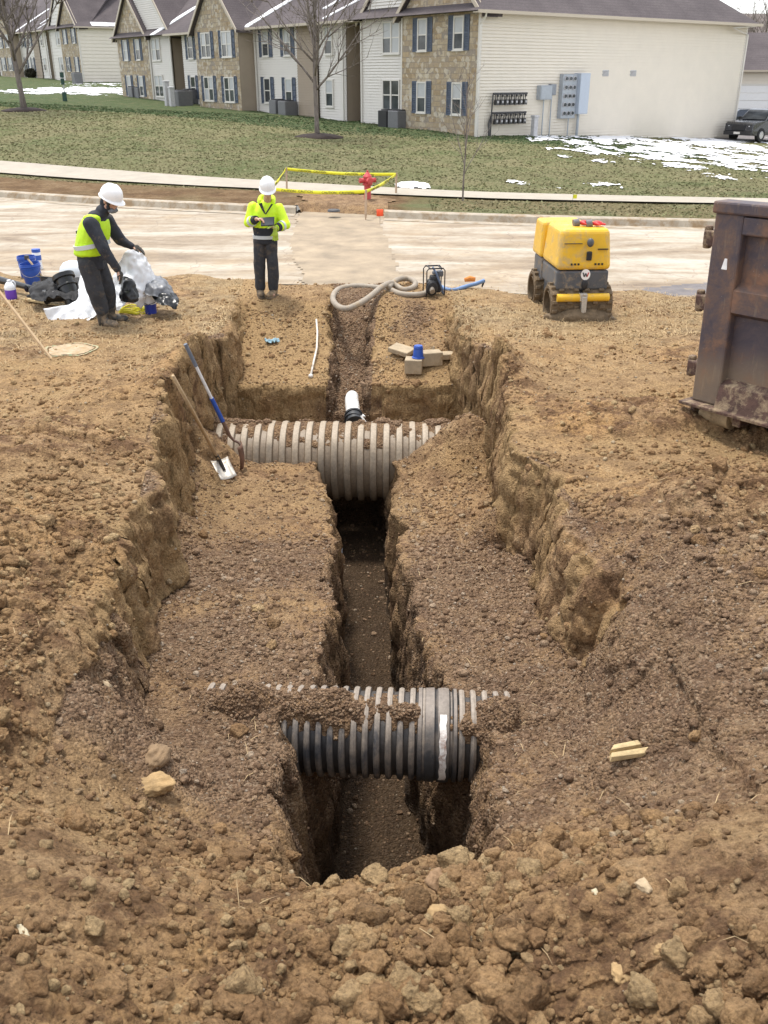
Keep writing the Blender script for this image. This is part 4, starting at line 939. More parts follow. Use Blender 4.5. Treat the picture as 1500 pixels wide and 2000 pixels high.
# ---------------------------------------------------------------- garages, hill, far trees at the right
g0 = Vector((24.5, 84, .1)); gt = thing('garage_block', 'low cream garage block with white doors behind the parked cars', 'garage', g0, (0, 0, R(-6)))
mb = MB(); lap(mb, (0, 0), (24, 0), -1, 3.55, (0, -1), .25); lap(mb, (0, 9), (0, 0), -1, 3.55, (-1, 0), .25); mb.b2((.1, .1, -1), (23.9, 8.9, 3.5)); mb.build('wall', M_SID, gt)
MB().add([(-.5, -.6, 3.5), (24.5, -.6, 3.5), (24.5, 9.6, 3.5), (-.5, 9.6, 3.5), (4.8, 4.5, 6.4), (19, 4.5, 6.4)], [(0, 1, 5, 4), (1, 2, 5), (2, 3, 4, 5), (3, 0, 4), (3, 2, 1, 0)]).build('roof', M_ROOF, gt)
MB().b2((-.6, -.72, 3.38), (24.6, -.6, 3.52)).build('gutter', M_GUT, gt)
for i in range(6):
    x0 = 1.0+i*3.6; mb = MB(); mb.b2((x0-.12, -.1, -.5), (x0, .02, 2.5)); mb.b2((x0+2.7, -.1, -.5), (x0+2.82, .02, 2.5)); mb.b2((x0-.12, -.1, 2.37), (x0+2.82, .02, 2.5)); fr = mb.build('door_frame', M_TRIM, gt)
    mb = MB(); [mb.b2((x0+.01, -.07, -.5+j*.58), (x0+2.69, .0, .06+j*.58)) for j in range(5)]; mb.build('garage_door', simple('door_white', (.80, .80, .80), .5, var=.03), fr, bevel=.02)
X, Y = np.meshgrid(np.linspace(-260, 420, 120), np.linspace(170, 420, 40)); q = np.stack([X, Y, X*0], -1).reshape(-1, 3)
Z = (-6+24*sstep((Y-180)/170)*(.75+.5*fbm(q/90, 3, 3).reshape(X.shape))*(.45+.55*sstep((X-20)/60))); idx = np.arange(X.size).reshape(X.shape)
M_HILL = simple('hill_brush', (.12, .095, .085), .95, var=.4, scale=.15)
tag(rawmesh('hill', np.stack([X, Y, Z], -1).reshape(-1, 3), np.stack([idx[:-1, :-1], idx[:-1, 1:], idx[1:, 1:], idx[1:, :-1]], -1).reshape(-1, 4), M_HILL, smooth=True), kind='structure')
for i, (px, Y_, h_) in enumerate(((1462, 125, 10.5), (1484, 118, 11), (1508, 122, 12), (1532, 112, 10))):
    q_ = GY(px, 150, Y_); q_.z = 0; bare_tree(q_, h_, .2, ['leafless tree just right of the cream wall behind the garages', 'second leafless tree behind the garage roof at the right edge', 'leafless tree cut by the right edge behind the garage', 'leafless tree beyond the right edge behind the garages'][i], 20+i, .15, 1.2, nl=14, group='leafless trees behind the garages', spread=.6)

# ---------------------------------------------------------------- parked vehicles
M_CAR = simple('dark_paint', (.035, .038, .048), .25, metal=.4, var=.05, coat=.6); M_CAR2 = simple('navy_paint', (.02, .03, .05), .25, metal=.4, var=.05, coat=.6)
M_TYRE = simple('tyre', (.012, .012, .013), .85); M_RIM = simple('rim', (.5, .5, .52), .3, metal=.8); M_LAMP = simple('lamp_lens', (.7, .72, .75), .15); M_PLAST = simple('black_plastic', (.018, .018, .020), .5, var=.1)
def car(px, py, Y_, rz, label, mat, pickup=True):
    q_ = GY(px, py, Y_); q_.z = float(zl(q_.x, q_.y))+.07; t = thing('parked_car', label, 'car', q_, (0, 0, rz), 'cars parked by the garages')
    # x forward, y across
    prof = [(2.35, .45), (2.4, .62), (2.36, .98), (2.2, 1.07), (1.0, 1.16), (.35, 1.70), (.1, 1.76), (-1.6, 1.76), (-2.1, 1.65), (-2.35, 1.12), (-2.4, .5), (-2.0, .38), (2.0, .36)]
    if not pickup: prof = [(2.2, .4), (2.25, .6), (2.1, .85), (1.1, .98), (.3, 1.42), (-1.2, 1.45), (-1.9, 1.1), (-2.25, 1.0), (-2.25, .4), (-1.8, .3), (1.8, .3)]
    hw = .92; mb = MB(); V = []; n = len(prof)
    for yy, k in ((-hw, 0), (-hw+.02, 0), (hw-.02, 0), (hw, 0)):
        for x_0, z_0 in prof:
            ins = .16*max(0, (z_0-1.05)/.7); V.append((x_0*.985 if abs(yy) == hw else x_0, yy*(1-ins), z_0))
    Fs = [tuple(range(n)), tuple(range(4*n-1, 3*n-1, -1))]+[(k*n+i, (k+1)*n+i, (k+1)*n+(i+1) % n, k*n+(i+1) % n) for k in range(3) for i in range(n)]
    mb.add(V, Fs); mb.build('body', mat, t, bevel=.05)
    h0 = 1.16 if pickup else .99; h1 = 1.68 if pickup else 1.4
    MB().add([(.98 if pickup else 1.05, -.76, h0+.03), (.98 if pickup else 1.05, .76, h0+.03), (.42 if pickup else .36, .68, h1), (.42 if pickup else .36, -.68, h1)], [(0, 1, 2, 3)]).add([(1.0, -.76, h0+.045), (1.0, .76, h0+.045), (.44, .68, h1+.015), (.44, -.68, h1+.015)], [(0, 1, 2, 3)]).build('windscreen', M_GLASS, t)
    for sg in (-1, 1):
        yo = .885; yi = .79
        for a, b_ in ((.72, -.25), (-.33, -1.15), (-1.25, -1.95)):
            MB().add([(a, sg*yo, h0+.04), (b_, sg*yo, h0+.04), (b_+.05, sg*yi, h1-.03), (a-.38 if a > .5 else a-.02, sg*yi, h1-.03)], [(0, 1, 2, 3)]).build('side_window', M_GLASS, t)
        MB().b2((.6, sg*.93, 1.15), (.82, sg*1.08, 1.33)).build('mirror', M_PLAST, t, bevel=.03)
        MB().ell((2.22, sg*.66, .86), (.16, .22, .10)).build('headlight', M_LAMP, t, smooth=True)
        for xx in (1.45, -1.45):
            w1 = MB().cyl((xx, sg*.74, .38), (xx, sg*.96, .38), .38, None, 24).build('tyre', M_TYRE, t, bevel=.04); MB().cyl((xx, sg*.95, .38), (xx, sg*.972, .38), .22, .19, 16).build('rim', M_RIM, w1)
    MB().b2((2.30, -.42, .62), (2.43, .42, .94)).build('grille', M_PLAST, t, bevel=.02); MB().b2((2.28, -.9, .38), (2.5, .9, .6)).build('bumper', M_PLAST, t, bevel=.04); MB().b2((2.5, -.2, .44), (2.515, .2, .56)).build('number_plate', M_TRIM, t)
    return t
car(1485, 262, 59.5, R(180+38), 'dark grey sport utility vehicle parked facing the cream wall at the right', M_CAR); car(1436, 240, 67, R(180+12), 'dark blue car half hidden behind the cream wall and a dark utility vehicle', M_CAR2, False)
# ---------------------------------------------------------------- water, blocks, shovels and litter in the pit
def gw(px, py, off=0): return gz(px, py, off)
puddle(705, 1080, .16, .10, -2.29, simple('muddy_water', (.20, .14, .08), .12, var=.05), 2); puddle(667, 1190, .10, .12, -2.29, simple('muddy_water', (.19, .135, .075), .15, var=.05), 4)
M_STEEL = simple('worn_steel', (.50, .47, .42), .45, metal=.35, var=.2, dirt=.35, scale=12, dirtcol=(.42, .33, .22)); M_WOODH = simple('ash_handle', (.46, .33, .19), .6, var=.2, scale=20, dirt=.2)
M_BLUE = simple('blue_plastic', (.025, .09, .42), .4, var=.1, dirt=.08); M_RUST = simple('rusty_steel', (.16, .085, .055), .7, metal=.2, var=.3, scale=14)
def axis_frame(a, b):
    a = Vector(a); b = Vector(b); q = (b-a).to_track_quat('Z', 'Y'); return q
# short spade with wooden handle (blade down)
top = GY(338, 738, 8.6); bl = gz(428, 903); 
s1_ = thing('shovel', 'wooden handled square spade with a pale blade lying against the left pit wall', 'shovel', bl, (0, 0, 0), 'long shovels at the left pit wall')
h_ = top-bl; MB().tube([Vector((0, 0, .03)), h_*.3+Vector((0, 0, .03)), h_*.6+Vector((0, 0, .03)), h_+Vector((0, 0, .02))], [.018, .019, .019, .016], 10).build('handle', M_WOODH, s1_, smooth=True)
dn = (-h_).normalized(); e_ = gz(443, 932)-bl; e_ = e_.normalized(); sd_ = e_.cross(Vector((.1, -.35, .93))).normalized(); nu = sd_.cross(e_).normalized()
if nu.z < 0: nu = -nu
V = []; nb_ = 7
for j in range(nb_):
    t = j/(nb_-1)
    for i in range(7):
        u = i/6*2-1; wd = .105*(1-.08*t); V.append(e_*(t*.30)+sd_*u*wd+nu*(.035+.028*u*u-.01*math.sin(t*PI)))
Fs = [(j*7+i, j*7+i+1, (j+1)*7+i+1, (j+1)*7+i) for j in range(nb_-1) for i in range(6)]
o = MB().add(V, Fs).build('blade', M_STEEL, s1_, smooth=True); md = o.modifiers.new('t', 'SOLIDIFY'); md.thickness = .005
MB().tube([Vector((0, 0, .03))+h_*.07, Vector((0, 0, .035)), e_*.16+nu*.045], [.022, .026, .018], 10).build('socket', simple('socket_dark', (.06, .055, .05), .5, metal=.4), s1_, smooth=True)
# long handled shovel: grey grip, white shaft, blue fibreglass, bent steel socket, blade seen from its edge
tp = GY(362, 672, 9.7); ft = GY(463, 893, 10.02); k_ = GY(452, 858, 10.0)
s2_ = thing('shovel', 'long handled shovel with white and blue shaft at the wide tan pipe', 'shovel', ft, (0, 0, 0), 'long shovels at the left pit wall')
L0 = tp-ft; kk = k_-ft; f = lambda t: L0.lerp(kk, t)
MB().tube([f(0), f(.22)], [.022, .021], 12).build('grip', simple('grey_grip', (.14, .16, .20), .6), s2_, smooth=40)
MB().tube([f(.22), f(.55)], .0175, 12).build('shaft', simple('white_shaft', (.74, .73, .72), .4, dirt=.1), s2_, smooth=40)
MB().tube([f(.55), f(.80)], [.024, .026], 12).build('shaft_sleeve', M_BLUE, s2_, smooth=40)
MB().tube([f(.80), f(.90), f(.97), kk+Vector((.03, 0, -.015)), kk+Vector((.08, 0, -.04)), kk+Vector((.12, 0, -.10))], [.022, .022, .018, .016, .015, .014], 10).build('socket', simple('steel_socket', (.20, .13, .10), .5, metal=.4), s2_, smooth=40)
V = []
for j in range(9):
    t = j/8; 
    for i in range(7):
        u = i/6*2-1; wd = .12*(1-.5*max(0, t-.6)/.4); V.append(kk+Vector((.115+.02*math.sin(t*3)-.03*u*u, u*wd, -.06-.30*t)))
o = MB().add(V, [(j*7+i, j*7+i+1, (j+1)*7+i+1, (j+1)*7+i) for j in range(8) for i in range(6)]).build('blade', M_RUST, s2_, smooth=True); md = o.modifiers.new('t', 'SOLIDIFY'); md.thickness = .006
# thin rod on the far bench
a_ = gz(607, 737, .02); b_ = gz(618, 628, .03); t_ = thing('plastic_rod', 'thin pale bent rod lying on the tan bench left of the gravel trench', 'rod', a_)
mdp = (b_-a_)*.45+Vector((.05, 0, .02)); MB().tube([(0, 0, 0), (b_-a_)*.2+Vector((.02, 0, .01)), mdp, (b_-a_)*.75+Vector((.035, 0, .01)), b_-a_], .015, 8).build('rod', simple('rod_pale', (.62, .57, .50), .5, dirt=.2), t_, smooth=True); MB().ell((0, 0, 0), (.035, .035, .03)).build('tip', M_TRIM, t_, smooth=True)
# concrete blocks, blue cup
M_BLK = simple('block_concrete', (.40, .32, .215), .95, var=.2, scale=7, dirt=.25, dirtcol=(.28, .19, .10), bmp=.006)
def block(px, py, sz, rot, label, up=.0):
    q_ = gz(px, py); t = thing('concrete_block', label, 'concrete block', (q_.x, q_.y, q_.z+up), rot, 'concrete blocks on the far bench')
    x, y, z_ = sz; MB().b2((-x/2, -y/2, 0), (x/2, y/2, z_)).build('block', M_BLK, t, bevel=.012); return t, q_
B1, qb = block(808, 727, (.24, .22, .20), (0, R(0), R(-6)), 'upright concrete block carrying the blue cup'); 
B2, _ = block(838, 712, (.34, .2, .19), (0, 0, R(14)), 'concrete block lying right of the one carrying the blue cup')
B3, _ = block(784, 692, (.32, .26, .07), (R(4), R(8), R(-30)), 'flat concrete slab leaning behind the block with the blue cup', .03)
B4, _ = block(868, 700, (.34, .22, .08), (R(-3), R(4), R(25)), 'flat concrete slab at the right end of the blocks, half covered in soil', .0)
ct = thing('blue_cup', 'small blue plastic cup standing upside down on the concrete block', 'cup', (qb.x+.06, qb.y+.02, qb.z+.2)); MB().lathe([(0, .175), (.056, .175), (.06, .168), (.075, .02), (.088, .015), (.088, 0), (.074, 0), (.07, .0)], None, 24).build('cup', M_BLUE, ct, smooth=40); MB().lathe([(.0615, .15), (.065, .15), (.066, .13), (.0635, .13)], None, 24).build('band', M_BLUE, ct, smooth=40)
def crumple(name, loc, sx, sy, h_, mat, label, cat, seed, rz=0, n=26):
    X, Y = np.meshgrid(np.linspace(-1, 1, n), np.linspace(-1, 1, n)); q = np.stack([X, Y, X*0], -1).reshape(-1, 3)
    e = (fbm(q*1.8+seed, 3, seed)-.5).reshape(X.shape); rr = 1-.35*np.abs(e)*3*np.maximum(abs(X), abs(Y))
    Z = h_*(np.abs(fbm(q*2.2+seed*3, 4, seed+4)-.5).reshape(X.shape)*3.2+.1); V = np.stack([X*sx*rr, Y*sy*rr, Z], -1).reshape(-1, 3); idx = np.arange(X.size).reshape(X.shape)
    o = rawmesh(name, V, np.stack([idx[:-1, :-1], idx[:-1, 1:], idx[1:, 1:], idx[1:, :-1]], -1).reshape(-1, 4), mat, smooth=True); o.location = loc; o.rotation_euler = (0, 0, rz)
    md = o.modifiers.new('t', 'SOLIDIFY'); md.thickness = .004; return tag(o, label, cat)
crumple('rag', gz(532, 670, .01), .11, .07, .06, simple('rag_blue', (.30, .45, .52), .8, var=.25, scale=20), 'crumpled pale blue rag on the tan far bench', 'rag', 3, .3)
q_ = G(658, 1084, -2.27); crumple('puddle_glint', q_, .075, .19, .012, simple('glint_white', (.62, .63, .68), .3, var=.1), 'pale sheet painted as the sky glint of a puddle on the wet trench floor in front of the wide pipe', 'painted reflection', 6, .05)  # bright sky reflection of the puddle, put into a pale flat sheet
# lone stones and timber scraps
def stone(px, py, r, label, col, seed, sz=(1, .8, .7), z=None, sub=4):
    q_ = gz(px, py); shp, Fs = clod_shapes(sub, 1, seed, .35); V = shp[0]*(1+.25*(fbm(shp[0]*5+seed, 4, seed, .8)-.5)+.08*lumps(shp[0]*5, seed))[:, None]*np.array(sz)*r*1.4
    o = rawmesh('stone', V, Fs, col, smooth=True); o.location = (q_.x, q_.y, q_.z+r*.12); o.rotation_euler = (0, 0, seed*1.3); return tag(o, label, 'stone', 'single stones lying on the soil')
MS1 = simple('stone_pale', (.42, .32, .20), .85, var=.25, scale=14, bmp=.004, dirt=.2); MS2 = simple('stone_cream', (.50, .43, .29), .85, var=.2, scale=14, bmp=.004, dirt=.15); MS3 = simple('clod_ochre', (.36, .24, .115), .95, var=.3, scale=14, bmp=.01, bscale=30)
stone(716, 1925, .030, 'upright pale tan stone at the bottom middle of the spoil heap', MS1, 501, (.7, .6, 1.2)); stone(32, 1822, .032, 'cream stone at the bottom left of the soil', MS2, 502)
stone(302, 1535, .065, 'pale ochre lump of clay left of the near black pipe', MS3, 503, (1.2, .9, .7)); stone(197, 1345, .05, 'rounded tan stone halfway down the left slope', MS1, 504)
stone(305, 1480, .06, 'brown clay lump just above the pale ochre one', simple('clod_brown', (.24, .16, .09), .95, var=.3, scale=14, bmp=.01, bscale=30), 506, (1.2, .9, .8)); stone(235, 1915, .022, 'small white stone low on the left soil', simple('stone_white', (.72, .73, .75), .7, var=.1), 507)
stone(1165, 1745, .018, 'small white pebble on the spoil right of centre', MS2, 508); stone(1260, 1735, .03, 'round tan stone above two pebbles on the right spoil', MS1, 509); stone(850, 1790, .045, 'large brown clod left of the trench end crest', MS3, 510); stone(1215, 1900, .034, 'large ochre clod low on the right spoil', MS3, 511, (1, .9, .8)); stone(1300, 1860, .03, 'second large ochre clod low on the right spoil', MS3, 512)
stone(852, 1735, .05, 'peaked clod on the crest in front of the trench end', simple('clod_crest', (.27, .17, .095), .95, var=.3, scale=14, bmp=.012, bscale=30), 513, (.9, .8, 1.3))
q_ = gz(1232, 1478, .02); t_ = thing('wood_scrap', 'splintered pale yellow piece of timber on the right slope', 'timber scrap', q_, (R(10), R(-6), R(8)))
M_WD = simple('split_wood', (.50, .38, .20), .8, var=.25, scale=20, dirt=.2, bmp=.003)
MB().add([(-.13, -.03, 0), (.10, -.035, 0), (.12, .0, 0), (-.12, .01, 0), (-.12, -.02, .03), (.08, -.03, .025), (.11, .0, .035), (-.11, .005, .035)], [(3, 2, 1, 0), (4, 5, 6, 7), (0, 1, 5, 4), (1, 2, 6, 5), (2, 3, 7, 6), (3, 0, 4, 7)]).build('splinter', M_WD, t_, bevel=.003)
MB().add([(-.12, .015, 0), (.07, .012, 0), (.06, .05, 0), (-.09, .055, 0), (-.11, .02, .04), (.06, .016, .045), (.05, .045, .05), (-.08, .05, .04)], [(3, 2, 1, 0), (4, 5, 6, 7), (0, 1, 5, 4), (1, 2, 6, 5), (2, 3, 7, 6), (3, 0, 4, 7)]).build('splinter', M_WD, t_, bevel=.003)
# straw: dry blades and roots
def blades(n, wfun, lmin, lmax, seed, name, label, col):
    ii = pick(n, wfun); g = np.random.default_rng(seed); a = g.uniform(0, 2*PI, n); Lh = g.uniform(lmin, lmax, n); el = g.uniform(-.05, .7, n); wd = .0012+.00022*y_[ii]
    base = p[ii]+np.array([0, 0, .002]); dr = np.stack([np.cos(a)*np.cos(el), np.sin(a)*np.cos(el), np.sin(el)], -1); sdv = np.stack([-np.sin(a), np.cos(a), a*0], -1)
    mid_ = base+dr*Lh[:, None]*.55+np.array([0, 0, .01]); tip = base+dr*Lh[:, None]*np.array([1, 1, .5])
    V = np.stack([base-sdv*wd[:, None], base+sdv*wd[:, None], mid_+sdv*wd[:, None]*.8, mid_-sdv*wd[:, None]*.8, tip], 1)
    Fs = np.concatenate([np.array([[0, 1, 2], [0, 2, 3], [3, 2, 4]])[None]+(np.arange(n)*5)[:, None, None]]).reshape(-1, 3)
    tag(rawmesh(name, V.reshape(-1, 3), Fs, col), label, None, None, 'stuff')
M_STRAW = simple('straw', (.40, .29, .155), .8, var=.4, scale=1.5); M_GRN = simple('dead_grass', (.30, .27, .14), .85, var=.4, scale=1.5)
blades(9000, inview*dry*(y_ > 10.2)*(1+3*np.exp(-((x_-4.5)/1.5)**2-((y_-13.8)/.8)**2)), .03, .13, 5, 'dry_grass', 'dry trampled grass and straw over the yard', M_STRAW)
blades(260, inview*(y_ < 8)*(z_ > -1.0), .05, .16, 6, 'roots', 'thin dry roots sticking out of the soil', M_STRAW)

# ---------------------------------------------------------------- hose, pump, blue discharge hose
M_HOSE = simple('hose_grey', (.30, .255, .20), .6, var=.15, dirt=.3, dirtcol=(.35, .26, .16))
def spline(pts, n=8):
    P_ = [Vector(q) for q in pts]; out = []
    for i in range(len(P_)-1):
        a, b, c_, d_ = P_[max(i-1, 0)], P_[i], P_[i+1], P_[min(i+2, len(P_)-1)]
        for k in range(n):
            t = k/n; out.append(.5*((2*b)+(-a+c_)*t+(2*a-5*b+4*c_-d_)*t*t+(-a+3*b-3*c_+d_)*t**3))
    out.append(P_[-1]); return out
def hose(name, pix, r, mat, parent, rib=True, n=8):
    pts = spline([G(*q) if len(q) == 3 else gz(*q, r) for q in pix], n)
    L_ = [0]; 
    for a, b in zip(pts[:-1], pts[1:]): L_.append(L_[-1]+(b-a).length)
    if rib:
        out = []; rr = []; s = 0; i = 0; k = 0
        while s < L_[-1]:
            while L_[i+1] < s: i += 1
            out.append(pts[i].lerp(pts[i+1], (s-L_[i])/max(1e-6, L_[i+1]-L_[i]))); rr.append(r*(1 if k % 2 else .93)); s += .012; k += 1
        pts, r = out, rr
    return MB().tube(pts, r, 12).build(name, mat, parent, smooth=True)
ht = thing('suction_hose', 'long grey ribbed hose looped over the far end of the trench', 'hose')
hose('hose', [(758, 562, .10), (775, 547, .14), (796, 544, .13), (811, 552, .10), (806, 562, .06), (788, 566, .05), (772, 557, .10), (762, 553, .14), (745, 561, .14), (722, 580, .10), (698, 595, .06), (674, 603, .02), (656, 595, .0), (650, 580, .0), (662, 565, .03), (690, 559, .05), (730, 561, .05), (760, 566, .05), (782, 574, .05), (809, 576, .05), (830, 573, .06), (839, 564, .13)], .047, M_HOSE, ht)
q_ = gz(847, 576); pu = thing('water_pump', 'black motor pump standing at the end of the grey hose beside the road', 'pump', (q_.x, q_.y, q_.z), (0, 0, R(10))); pu.scale = (.72, .72, .9)
MB().box((0, 0, .16), (.26, .24, .22)).cyl((-.1, -.02, .27), (.12, -.02, .27), .09, .08, 16).build('engine', M_PLAST, pu, bevel=.03)
MB().lathe([(0, -.02), (.10, 0), (.13, .04), (.13, .09), (.10, .13), (0, .14)], Matrix.Translation((-.08, -.22, .15)) @ Matrix.Rotation(R(-90), 4, 'X'), 20).build('pump_casing', M_PLAST, pu, smooth=30)
MB().cyl((-.09, -.26, .1), (-.09, -.20, .14), .055, None, 16).build('inlet', M_HOSE, pu); MB().cyl((.02, 0, .36), (.02, 0, .42), .07, .06, 14).b2((.08, -.06, .32), (.2, .08, .42)).build('air_cleaner', simple('pump_grey', (.12, .13, .15), .5), pu, bevel=.02)
mb = MB()
for sy in (-.17, .17): mb.tube([(-.2, sy, .02), (-.2, sy, .44), (-.16, sy, .48), (.16, sy, .48), (.2, sy, .44), (.2, sy, .02)], .013, 8)
for x0, z0 in ((-.2, .03), (.2, .03), (-.12, .48), (.12, .48)): mb.cyl((x0, -.17, z0), (x0, .17, z0), .012, None, 8)
mb.build('frame', simple('frame_black', (.02, .02, .025), .4, metal=.3), pu, smooth=40)
MB().tube([(-.06, -.1, .5), (.02, -.15, .38), (.12, -.18, .18), (.17, -.2, .05)], .022, 8).build('hose_guard', simple('pump_blue', (.10, .14, .22), .4), pu, smooth=True)
dh = thing('discharge_hose', 'flat pale blue discharge hose running right from the black pump', 'hose'); hose('hose', [(862, 560, .07), (872, 565, .05), (888, 566, .04), (902, 562, .06), (915, 558, .08), (930, 554, .10), (946, 548, .16)], .032, simple('blue_hose', (.16, .26, .46), .6, var=.2), dh, False); hose('strap', [(946, 548, .16), (943, 556, .08), (941, 560, .05)], .015, M_PLAST, dh, False, 3)
q_ = gz(917, 560, .06); o = MB().tube([(-.09, 0, .05), (0, .0, .075), (.09, 0, .06)], [.03, .05, .035], 10).build('orange_bag', simple('orange_cloth', (.62, .22, .04), .7), None, True); o.location = q_; tag(o, 'small orange bundle lying on the pale blue hose', 'bundle')

# ---------------------------------------------------------------- caution tape, stakes, hydrant, flag
M_STK = simple('stake_wood', (.46, .34, .24), .85, var=.2, scale=10); M_YEL = simple('yellow_tape', (.78, .74, .03), .5, var=.08); M_BLACK = simple('black_ink', (.03, .03, .03), .6, var=0)
SP = {'back left': (GY(560, 372, gl(560, 372).y), .62), 'back right': (gl(773, 381), .58), 'front right': (gl(714, 418), .56), 'front left': (gl(530, 410), .54)}
zt = {}
for k, (q_, h_) in SP.items():
    t_ = thing('stake', {'back left': 'wooden stake at the back left corner of the yellow tape', 'back right': 'wooden stake at the back right corner of the yellow tape', 'front right': 'pale stake in front of the red hydrant at the front corner of the yellow tape', 'front left': 'wooden stake of the yellow tape hidden behind the worker in the hooded jacket'}[k], 'stake', (q_.x, q_.y, q_.z-.15), (R(1), R(1), .4), 'stakes holding the yellow tape')
    MB().b2((-.022, -.022, .12), (.022, .022, h_+.15)).add([(-.022, -.022, .12), (.022, -.022, .12), (.022, .022, .12), (-.022, .022, .12), (0, 0, -.05)], [(0, 1, 4), (1, 2, 4), (2, 3, 4), (3, 0, 4)]).build('stake', M_STK, t_)
tp_ = thing('caution_tape', 'yellow caution tape with black lettering strung between four stakes round the hydrant', 'tape')
cur = bpy.data.curves.new('lettering', 'FONT'); cur.body = 'CAUTION   CAUTION'; cur.size = .085; cur.extrude = .001; to = bpy.data.objects.new('lettering', cur); COL.objects.link(to)
bake_me = bpy.data.meshes.new_from_object(to.evaluated_get(bpy.context.evaluated_depsgraph_get())); bpy.data.objects.remove(to)
def tape(a, b, label=None):
    a = Vector(a); b = Vector(b); n = 16; V = []; d_ = (b-a); nrm_ = Vector((d_.y, -d_.x, 0)).normalized()
    for i in range(n+1):
        t = i/n; c_ = a+d_*t-Vector((0, 0, .05*math.sin(PI*t))); tw = .25*math.sin(t*9+a.x); V += [c_+Vector((0, 0, -.04))+nrm_*tw*.03, c_+Vector((0, 0, .04))-nrm_*tw*.03, c_+Vector((0, 0, .04))-nrm_*(tw*.03+.003), c_+Vector((0, 0, -.04))+nrm_*(tw*.03-.003)]
    Fs = [(i*4+k, i*4+(k+1) % 4, (i+1)*4+(k+1) % 4, (i+1)*4+k) for i in range(n) for k in range(4)]
    o = MB().add(V, Fs).build('tape_span', M_YEL, tp_, smooth=True)
    for t in (.12, .55):
        L2 = d_.length
        if L2 < 1.6 and t > .3: continue
        tx = bpy.data.objects.new('lettering', bake_me); COL.objects.link(tx); bake_me.materials.clear(); bake_me.materials.append(M_BLACK); tx.parent = o
        fl = -1 if d_.x < 0 else 1; xax = d_.normalized()*fl; nn_ = Vector((xax.y, -xax.x, 0)).normalized(); zax = nn_; yax = zax.cross(xax)
        c_ = a+d_*(t if fl > 0 else t+.3)-Vector((0, 0, .05*math.sin(PI*(t+.1))+.03))+nn_*.02
        M = Matrix((xax, yax, zax)).transposed().to_4x4(); M.translation = c_; tx.matrix_local = M
cn = {k: Vector((q_.x, q_.y, q_.z+h_-.04)) for k, (q_, h_) in SP.items()}
tape(cn['back left'], cn['back right']); tape(cn['back right'], cn['front right']); tape(cn['front left'], cn['front right']); tape(cn['front left'], cn['back left'])
q_ = gl(718, 392); hy = thing('fire_hydrant', 'red fire hydrant inside the yellow caution tape', 'hydrant', (q_.x, q_.y, q_.z-.05), R(20)); M_RED = simple('hydrant_red', (.50, .055, .06), .45, var=.15, dirt=.15); hy.scale = (.78, .78, .80)
MB().lathe([(.19, 0), (.19, .04), (.13, .05), (.115, .1), (.115, .55), (.17, .56), (.17, .61), (.12, .62), (.135, .66), (.135, .78), (.15, .79), (.15, .83), (.12, .86), (.07, .93), (.035, .96), (.035, 1.01), (0, 1.02)], None, 24).build('barrel', M_RED, hy, smooth=35)
for an, r_, L_ in ((0, .075, .24), (PI, .075, .24), (-PI/2, .10, .25)):
    c_, s_ = math.cos(an), math.sin(an); MB().cyl((c_*.08, s_*.08, .70), (c_*L_, s_*L_, .70), r_, None, 16).cyl((c_*L_, s_*L_, .70), (c_*(L_+.05), s_*(L_+.05), .70), r_*1.2, r_*1.1, 6).build('outlet_cap', M_RED, hy, smooth=35)
MB().lathe([(.30, .0), (.33, .02), (.33, .05), (.2, .06)], Matrix.Translation((0, 0, -.02)), 24).build('flange', simple('hyd_pink', (.52, .22, .20), .6), hy, smooth=35)
q_ = G(742, 436, .0); t_ = thing('marker_flag', 'small bright orange marker flag standing at the far kerb', 'flag', q_); t_.scale = (.65, .65, .8); MB().cyl((0, 0, -.05), (0, 0, .42), .005, None, 6).build('wire', M_DKM, t_)
V = [(0.0, 0, .24), (.0, 0, .42)]; mb = MB(); V = []
for i in range(7): V += [(-.12+.04*i, .02*math.sin(i*1.5), .20), (-.12+.04*i, .02*math.sin(i*1.5+.5), .40)]
o = mb.add(V, [(i*2, i*2+2, i*2+3, i*2+1) for i in range(6)]).build('flag', simple('flag_orange', (.85, .10, .03), .6), t_, smooth=True); md = o.modifiers.new('t', 'SOLIDIFY'); md.thickness = .003
q_ = gl(652, 413); o = MB().lathe([(0, .03), (.13, .03), (.15, .02), (.16, -.02)], None, 16).build('valve_lid', M_DKM, None, True); o.location = (q_.x, q_.y, q_.z+.02); tag(o, 'small dark round lid in the dug verge by the far kerb', 'lid')
q_ = gl(1118, 399); t_ = thing('marker_flag', 'tiny yellow marker flag in the grass verge at the right', 'flag', q_); MB().cyl((0, 0, -.05), (0, 0, .25), .004, None, 6).build('wire', M_DKM, t_); MB().b2((0, -.002, .14), (.1, .002, .24)).build('flag', M_YEL, t_)
# leaning survey stake at the left
a_ = G(105, 705, 0); a_.z = surf(a_.x, a_.y)-.05; b_ = GY(-40, 520, a_.y+.25); print('STAKE', a_, b_); t_ = thing('wooden_stake', 'long pale wooden stake leaning out of the soil at the left edge', 'stake', a_)
d_ = b_-a_; qn = d_.to_track_quat('Z', 'Y'); V = [qn @ Vector(v)+ (d_ if v[2] else Vector()) for v in ((-.018, -.012, 0), (.018, -.012, 0), (.018, .012, 0), (-.018, .012, 0))]; V2 = [v+d_ for v in V]
MB().add(V+V2, [(3, 2, 1, 0), (4, 5, 6, 7), (0, 1, 5, 4), (1, 2, 6, 5), (2, 3, 7, 6), (3, 0, 4, 7)]).build('stake', simple('fresh_wood', (.55, .40, .24), .8, var=.15, scale=15), t_, bevel=.003)
